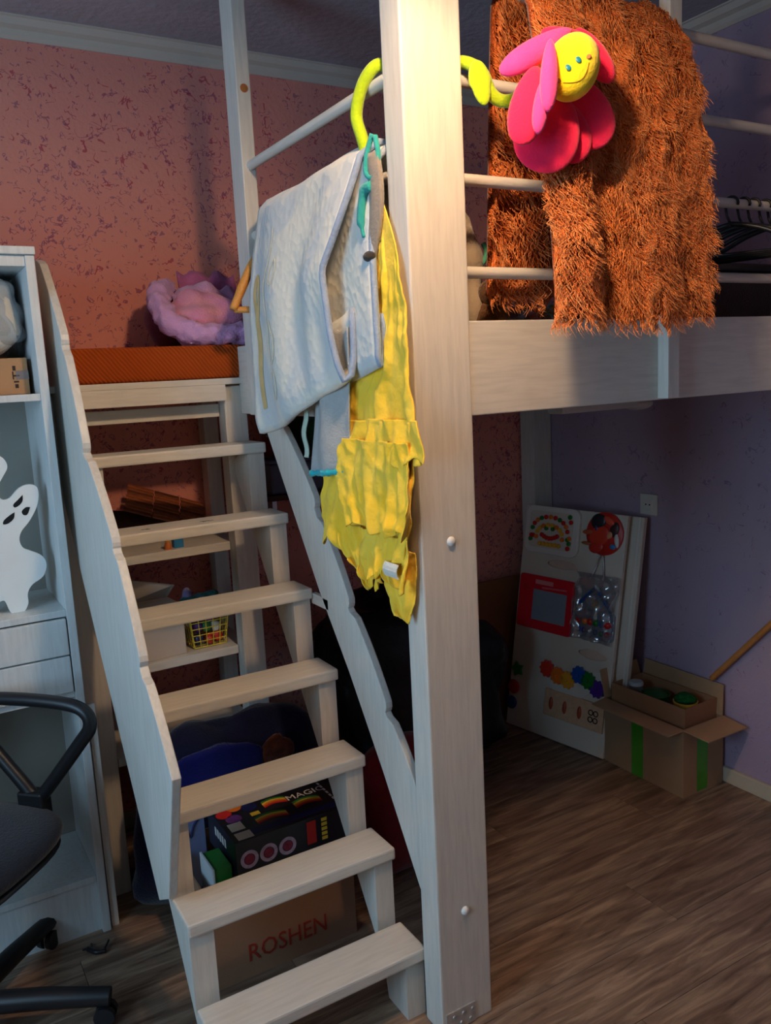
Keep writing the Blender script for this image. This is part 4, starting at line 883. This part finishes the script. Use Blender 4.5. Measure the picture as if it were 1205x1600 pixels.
for (dx, dz, c_) in ((-.02, .045, 'red'), (.03, .05, 'green'), (.055, .035, 'orange')): MB().ell((1.37+dx, 1.555, 1.575+dz), (.022, .018, .016), 14, 10, jit=.3, js=30).build('toy', plastic('lump_'+c_, dict(red=srgb(206, 60, 40), green=srgb(60, 130, 70), orange=srgb(214, 120, 50))[c_]), cp, True)
dk = thing('olive_pillow', (1.86, 1.56, 1.50), 'dark olive pillow on the loft right of the throw', 'pillow')
MB().ell((1.80, 1.60, 1.590), (.14, .09, .088), 28, 18, jit=.15, js=9, fn=lambda d: Vector((math.copysign(abs(d.x)**.6, d.x), d.y, math.copysign(abs(d.z)**.7, d.z)))).build('pillow_body', fabric('olive_cloth', srgb(84, 84, 50)), dk, True)
MB().tube([(1.80+.132*math.cos(a), 1.60, 1.590+.074*math.sin(a)) for a in [i*math.pi/12 for i in range(24)]], .005, 6, closed=True).build('piping', fabric('olive_piping', srgb(64, 64, 40)), dk, True)

# ------------------------------------------------------------------ corner under the loft
ul = thing('strip_lamp', (2.0, 2.0, 1.37), 'slim white strip lamp fixed under the loft deck', 'lamp')
MB().box(1.80, 2.16, 1.96, 2.03, 1.345, 1.372).build('housing', plastic('lamp_white', srgb(216, 212, 204)), ul, bevel=.008)
MB().ell((2.17, 1.995, 1.356), (.055, .045, .022), 22, 12).build('end_dome', plastic('lamp_white', srgb(216, 212, 204)), ul, True)
MB().box(1.85, 2.2, 1.98, 2.01, 1.370, 1.482).build('mount', M_WX, ul)
ou = thing('wall_socket', (2.415, 2.163, .966), 'white double wall socket on the lavender wall', 'socket')
M_SOCK = plastic('socket_ivory', srgb(216, 208, 196))
MB().box(2.408, 2.4195, 2.124, 2.203, .925, 1.004).build('plate', M_SOCK, ou, bevel=.004)
MB().box(2.4055, 2.409, 2.142, 2.185, .943, .986).build('insert', M_SOCK, ou, bevel=.003)
for dy in (-.009, .009): MB().lathe([(.0032, 0), (.0032, -.0008)], (2.4056, 2.1635+dy, .9645), 12, 'X').build('pin_hole', MBK, ou)
def cbox(o, ex, ey, w, d, h, t, name, label, mt, flaps=()): pass
bx = thing('moving_box', (2.30, 1.995, 0), 'open brown moving box with green tape in the corner under the loft', 'box')
q0, q1, q2, q3, qh = 2.193, 2.400, 1.813, 2.180, .250
M_CB = M_CARD
MB().box(q0, q0+.004, q2, q3, 0, qh).build('wall', M_CB, bx); MB().box(q1-.004, q1, q2, q3, 0, qh).build('wall', M_CB, bx)
MB().box(q0+.004, q1-.004, q2, q2+.004, 0, qh).build('wall', M_CB, bx); MB().box(q0+.004, q1-.004, q3-.004, q3, 0, qh).build('wall', M_CB, bx)
MB().box(q0+.004, q1-.004, q2+.004, q3-.004, 0, .004).build('base', M_CB, bx)
def flap(p, e, o, t=.004):
    "hinge from p to p+e, hanging out along o"
    p, e, o = Vector(p), Vector(e), Vector(o); n = e.cross(o).normalized()*t; i = e.normalized()*.006
    MB().add([p, p+e, p+e+o-i, p+o+i, p+n, p+e+n, p+e+o-i+n, p+o+i+n], [(3,2,1,0),(4,5,6,7),(0,1,5,4),(1,2,6,5),(2,3,7,6),(3,0,4,7)]).build('flap', M_CARD2, bx)
flap((q0, q3, qh), (0, q2-q3, 0), (-.072, 0, -.004))
flap((q0, q2, qh), (q1-q0, 0, 0), (0, -.098, -.008))
flap((q1-.004, q3, qh), (0, q2-q3, 0), (.012, 0, .110))
flap((q0, q3, qh), (q1-q0, 0, 0), (0, .03, .100))
M_TAPE = mat('green_tape', srgb(70, 150, 44), .25, .1, 10, spec=.5)
MB().box(q0-.0008, q0, 1.992, 2.046, 0, .222).build('tape', M_TAPE, bx); MB().box(2.263, 2.317, q2-.0008, q2, .004, .235).build('tape', M_TAPE, bx)
ib = thing('shallow_carton', (2.30, 2.0, .20), 'shallow brown carton of plant pots inside the moving box', 'box')
M_CI = mat('reddish_carton', srgb(158, 112, 80), .85, .06, 5, .1, 100)
im = basis((2.303, 2.000, .205), (math.cos(.03), math.sin(.03), 0), (-math.sin(.03), math.cos(.03), 0), (0, 0, 1))
hw, hd, ih = .085, .165, .105
MB(im).box(-hw, -hw+.004, -hd, hd, 0, ih).build('wall', M_CI, ib); MB(im).box(hw-.004, hw, -hd, hd, 0, ih).build('wall', M_CI, ib)
MB(im).box(-hw+.004, hw-.004, -hd, -hd+.004, 0, ih).build('wall', M_CI, ib); MB(im).box(-hw+.004, hw-.004, hd-.004, hd, 0, ih).build('wall', M_CI, ib)
MB(im).box(-hw+.004, hw-.004, -hd+.004, hd-.004, 0, .004).build('base', M_CI, ib)
def jar(c, r, h, m, lid, name, label):
    t = thing(name, c, label, 'jar' if name == 'jar' else 'pot')
    MB().lathe([(r*.85, 0), (r, .008), (r, h)], c, 22).build('body', m, t, 'auto')
    MB().lathe([(r*1.02, h), (r*1.02, h+.010), (r*.9, h+.013)], c, 22).build('lid', lid, t, 'auto'); return t
jar((2.275, 2.10, .2095), .026, .098, M_FILM, plastic('clear_lid', srgb(180, 184, 184)), 'jar', 'clear plastic jar in the shallow carton')
t = thing('green_bowl', (2.30, 2.035, .2095), 'dark green plastic bowl lying in the shallow carton', 'bowl')
M_DG = plastic('bottle_green', srgb(20, 90, 40), .4)
MB().lathe([(.030, 0), (.048, .05), (.052, .080), (.048, .080), (.028, .006)], (2.30, 2.03, .2095), 28).build('bowl_body', M_DG, t, 'auto')
MB().ell((2.30, 2.03, .284), (.046, .046, .012), 24, 10).build('lid', M_DG, t, True)
t = thing('yellow_cup', (2.315, 1.905, .2095), 'yellow and white cup with a green scrubber in the shallow carton', 'cup')
MB().lathe([(.030, 0), (.040, .055), (.043, .088), (.039, .088), (.028, .006)], (2.312, 1.905, .2095), 26).build('cup_body', plastic('cup_yellow', srgb(232, 180, 70)), t, 'auto')
MB().lathe([(.0385, .030), (.0415, .055), (.0385, .055)], (2.312, 1.905, .2095), 26, caps=False).build('white_band', plastic('cup_white', srgb(226, 214, 196)), t, 'auto')
MB().ell((2.312, 1.905, .306), (.038, .038, .018), 24, 14, jit=.25, js=60).build('scrubber', mat('scrubber_green', srgb(16, 92, 34), .9, .4, 90, .5, 120), t, True)
st = thing('broom_handle', (2.38, 1.75, .5), 'slanted wooden broom handle leaning on the lavender wall', 'broom')
MB().tube([(2.397, 1.862, .373), (2.400, 1.28, 1.03)], .0105, 12).build('handle', mat('broom_wood', srgb(186, 120, 62), .5, .12, 20, stretch=(8, 2, 2)), st, 'auto')
MB().tube([(2.400, 1.28, 1.03), (2.400, 1.265, 1.047)], .0125, 12).build('end_cap', plastic('cap_tan', srgb(170, 110, 60)), st, 'auto')

# busy board
bo = Vector((2.105, 2.667, .0)); br_ = Vector((2.182, 2.18, .0)); bW = .493; bL = .9366
bex = (br_-bo).normalized(); bup = Vector((.147, .008, .925)).normalized(); bn = bex.cross(bup).normalized()
BM = basis(bo+Vector((0, 0, .004)), bex, bup, bn)
by = thing('busy_board', (2.145, 2.42, 0), 'white toddler busy board with toys leaning against the right wall', 'busy board')
M_BW = mat('busy_board_white', srgb(212, 198, 182), .5, .05, 5, col2=srgb(222, 208, 192))
MB(BM).box(0, bW, 0, bL, -.018, 0).build('panel', M_BW, by, bevel=.003)
M_STAIN = mat('pink_marker_smudge', srgb(216, 186, 168), .6, .06, 30)
for (a, b, w, h) in ((.22, .71, .075, .018), (.40, .385, .06, .020)): MB(BM).ell((a, b, 0), (w, h, .0006), 22, 8, jit=.3, js=30).build('smudge', M_STAIN, by, True)
def rr(a0, a1, b0, b1, r, n=5, wav=0):
    pts = []
    for cx, cy, s in ((a1-r, b0+r, -90), (a1-r, b1-r, 0), (a0+r, b1-r, 90), (a0+r, b0+r, 180)):
        pts += [(cx+r*math.cos(math.radians(s+90*i/n)), cy+r*math.sin(math.radians(s+90*i/n))) for i in range(n+1)]
    return pts
def cm(c): return mat('toyc_%d_%d_%d' % tuple(int(x*1000) for x in c), c, .35, .04, 8, spec=.45)
RED, GRN, ORG, YLW, BLU, PUR = srgb(206, 36, 30), srgb(30, 120, 46), srgb(236, 120, 40), srgb(238, 176, 50), srgb(30, 84, 168), srgb(84, 40, 140)
peg = MB(BM).prism(rr(.020, .288, .745, .938, .035), 'Z', 0, .016).build('peg_tray', plastic('tray_white', srgb(226, 218, 208)), by, bevel=.004)
MB(BM).prism(rr(.042, .262, .768, .918, .02), 'Z', .016, .018).build('peg_field', plastic('tray_cream', srgb(216, 204, 190)), peg)
pegs = []
for i in range(13):
    t_ = math.pi*i/12; pegs.append((.150-.092*math.cos(t_), .815+.082*math.sin(t_)**.7, [RED, GRN, RED, ORG, GRN, RED, ORG, RED, GRN, RED, ORG, RED, GRN][i]))
for i in range(10):
    t_ = math.pi*i/9; pegs.append((.150-.066*math.cos(t_), .812+.052*math.sin(t_)**.8, YLW if i % 3 else ORG))
for i in range(7): pegs.append((.112+.013*i, .822-.012*math.sin(math.pi*i/6), RED))
for i in range(6): pegs.append((.105+.019*i, .785, YLW))
pegs += [(.132, .850, GRN), (.165, .850, GRN), (.055, .80, GRN), (.245, .905, GRN), (.252, .885, RED), (.250, .80, GRN), (.246, .780, RED), (.066, .815, RED), (.25, .82, ORG)]
for a, b, c in pegs: MB(BM).lathe([(.0096, .018), (.0096, .024), (.007, .026)], (a, b, 0), 8).build('peg', cm(c), peg)
disc = MB(BM).lathe([(.083, 0), (.083, .008), (.080, .010)], (.402, .858, 0), 32).build('round_plaque', cm(srgb(190, 40, 28)), by, 'auto')
for (a, b, w, h, an, c) in ((-.03, .045, .035, .03, .3, (.02, .02, .025)), (.045, .02, .02, .03, -.3, srgb(60, 40, 40)), (.06, -.02, .010, .028, .2, srgb(210, 206, 196)), (.045, -.045, .014, .010, 0, srgb(60, 130, 190)), (-.02, -.01, .05, .04, .5, srgb(214, 60, 40)), (-.03, -.055, .034, .024, .2, srgb(200, 50, 36)), (-.07, .0, .03, .010, .1, srgb(196, 90, 60)), (.02, .05, .03, .014, -.5, srgb(226, 84, 60)), (.03, .0, .022, .012, .8, srgb(224, 150, 110)), (-.035, .018, .008, .018, .3, srgb(60, 60, 110)), (-.075, -.045, .026, .007, 0, srgb(170, 100, 60))):
    MB(BM).ell((.402+a, .858+b, .010), (w, h, .006), 18, 8, rot=Matrix.Rotation(an, 3, 'Z')).build('relief_piece', cm(c), disc, True)
tab = MB(BM).prism(rr(.014, .292, .430, .652, .014), 'Z', 0, .014).build('drawing_tablet', plastic('tablet_red', srgb(226, 30, 50)), by, bevel=.004)
MB(BM).box(.093, .262, .470, .595, .014, .0155).build('screen', mat('tablet_grey', srgb(140, 148, 160), .4, .03, 5), tab)
MB(BM).box(.10, .19, .618, .636, .014, .017).build('slot', plastic('slot_pink', srgb(232, 140, 140)), tab, bevel=.002)
MB(BM).tube([(.14, .606, .018), (.26, .612, .018)], .004, 8).build('stylus', plastic('stylus_pink', srgb(236, 110, 120)), tab)
MB(BM).lathe([(.012, .014), (.012, .022)], (.052, .60, 0), 14).build('knob', cm(RED), tab)
# bagged toy hung on the board
tb2 = MB(BM).prism(rr(.308, .488, .450, .560, .014), 'Z', 0, .014).build('bagged_toy', plastic('toy_bluegrey', srgb(150, 156, 170)), by, bevel=.004)
MB(BM).tube([(.318, .568, .016), (.395, .652, .016), (.475, .568, .016)], .009, 8).build('blue_roof', cm(srgb(40, 80, 140)), tb2)
MB(BM).prism([(.335, .563), (.395, .628), (.460, .563)], 'Z', .003, .012).build('gable', plastic('gable_white', srgb(190, 190, 196)), tb2)
MB(BM).box(.385, .412, .565, .60, .012, .016).build('door', cm(YLW), tb2)
for i in range(6): MB(BM).ell((.335+.026*i, .515, .018), (.015, .015, .012), 12, 8).build('bead', cm([RED, ORG, RED, GRN, BLU, RED][i]), tb2, True)
for i in range(6):
    MB(BM).lathe([(.011, .016), (.011, .02), (.006, .02), (.006, .016)], (.335+.026*i, .478, 0), 12, caps=False).build('ring_print', cm([BLU, PUR, srgb(120, 120, 130), BLU, GRN, RED][i]), tb2)
MB(BM).sheet(lambda u, v: (lerp(.300, .492, u)*(1)+.012*math.sin(9*v)*(v), lerp(.440, .700, v), .024+.010*noise.noise(Vector((u*6, v*7, 0)))*2), 26, 30, .0008).build('film_bag', M_FILM, tb2, True)
MB(BM).tube(smooth_path([(.368, .68, .02), (.382, .73, .008), (.397, .775, .012)], 5), .003, 6).build('bag_string', M_STEEL, tb2, True)
MB(BM).tube(smooth_path([(.425, .68, .02), (.415, .73, .008), (.408, .775, .012)], 5), .003, 6).build('bag_string', M_STEEL, tb2, True)
gpl = MB(BM).sheet(lambda u, v: (lerp(.165, .465, u), .278+.022*math.sin(2*math.pi*u*.95+2.2)-.055*v+.024+(-.05*math.sin(math.pi*u)*v), .003), 24, 4, .005).build('gear_plate', plastic('plate_pale', srgb(222, 212, 200)), by)
def gear(a, b, r, c):
    pts = [((r if i % 2 == 0 else r*.78)*math.cos(math.pi*i/10+.1*a), (r if i % 2 == 0 else r*.78)*math.sin(math.pi*i/10+.1*a)) for i in range(20)]
    g = MB(BM).prism([(a+x, b+y) for x, y in pts], 'Z', .006, .018).build('gear', cm(c), by, bevel=.0015, seg=1)
    MB(BM).lathe([(.006, .018), (.006, .026), (.004, .028)], (a, b, 0), 10).build('axle', cm(c), g)
for (a, b), c in zip(((.197, .284), (.252, .268), (.302, .262), (.354, .296), (.400, .284), (.443, .262)), (srgb(220, 60, 40), ORG, srgb(230, 160, 50), BLU, GRN, PUR)): gear(a, b, .037, c)
fgr = MB(BM).prism([(.040+(.034 if i % 2 else .020)*math.cos(math.pi*i/5), .244+(.034 if i % 2 else .020)*math.sin(math.pi*i/5)) for i in range(10)], 'Z', 0, .012).build('spinner_flower', cm(GRN), by, bevel=.003)
MB(BM).ell((.030, .166, .008), (.030, .030, .012), 20, 10).build('spinner_disc', cm(srgb(190, 36, 34)), by, True)
MB(BM).ell((.026, .098, .008), (.028, .028, .012), 20, 10).build('spinner_disc', cm(srgb(24, 60, 116)), by, True)
stp = MB(BM).box(.197, .482, .096, .205, 0, .010).build('wooden_strip', mat('pine_strip', srgb(214, 170, 136), .6, .08, 8, stretch=(1, 8, 8)), by, bevel=.002)
for i, a in enumerate((.232, .300, .372)):
    MB(BM).ell((a, .150, .010), (.010, .026, .007), 16, 10).build('knob', cm(srgb(170, 74, 44)), stp, True)
for x, y, r in ((.425, .165, .010), (.425, .138, .010), (.448, .165, .010), (.448, .138, .010)):
    MB(BM).tube([(x+r*math.cos(a), y+r*math.sin(a), .011) for a in [k*math.pi/6 for k in range(12)]], .0022, 6, closed=True).build('hook_ring', M_BLACKPL, stp)
pb2 = thing('white_panel', (2.33, 2.44, 0), 'white shelf board standing behind the busy board', 'board')
BM2 = basis(bo+Vector((.030, -.030, .004)), bex, bup, bn)
MB(BM2).box(.04, bW+.012, 0, .93, -.034, -.014).build('panel', M_BW, pb2, bevel=.002)
MB(BM2).box(.485, .493, 0, .93, -.014, -.011).build('edge_band', plastic('edge_white', srgb(226, 218, 208)), pb2)
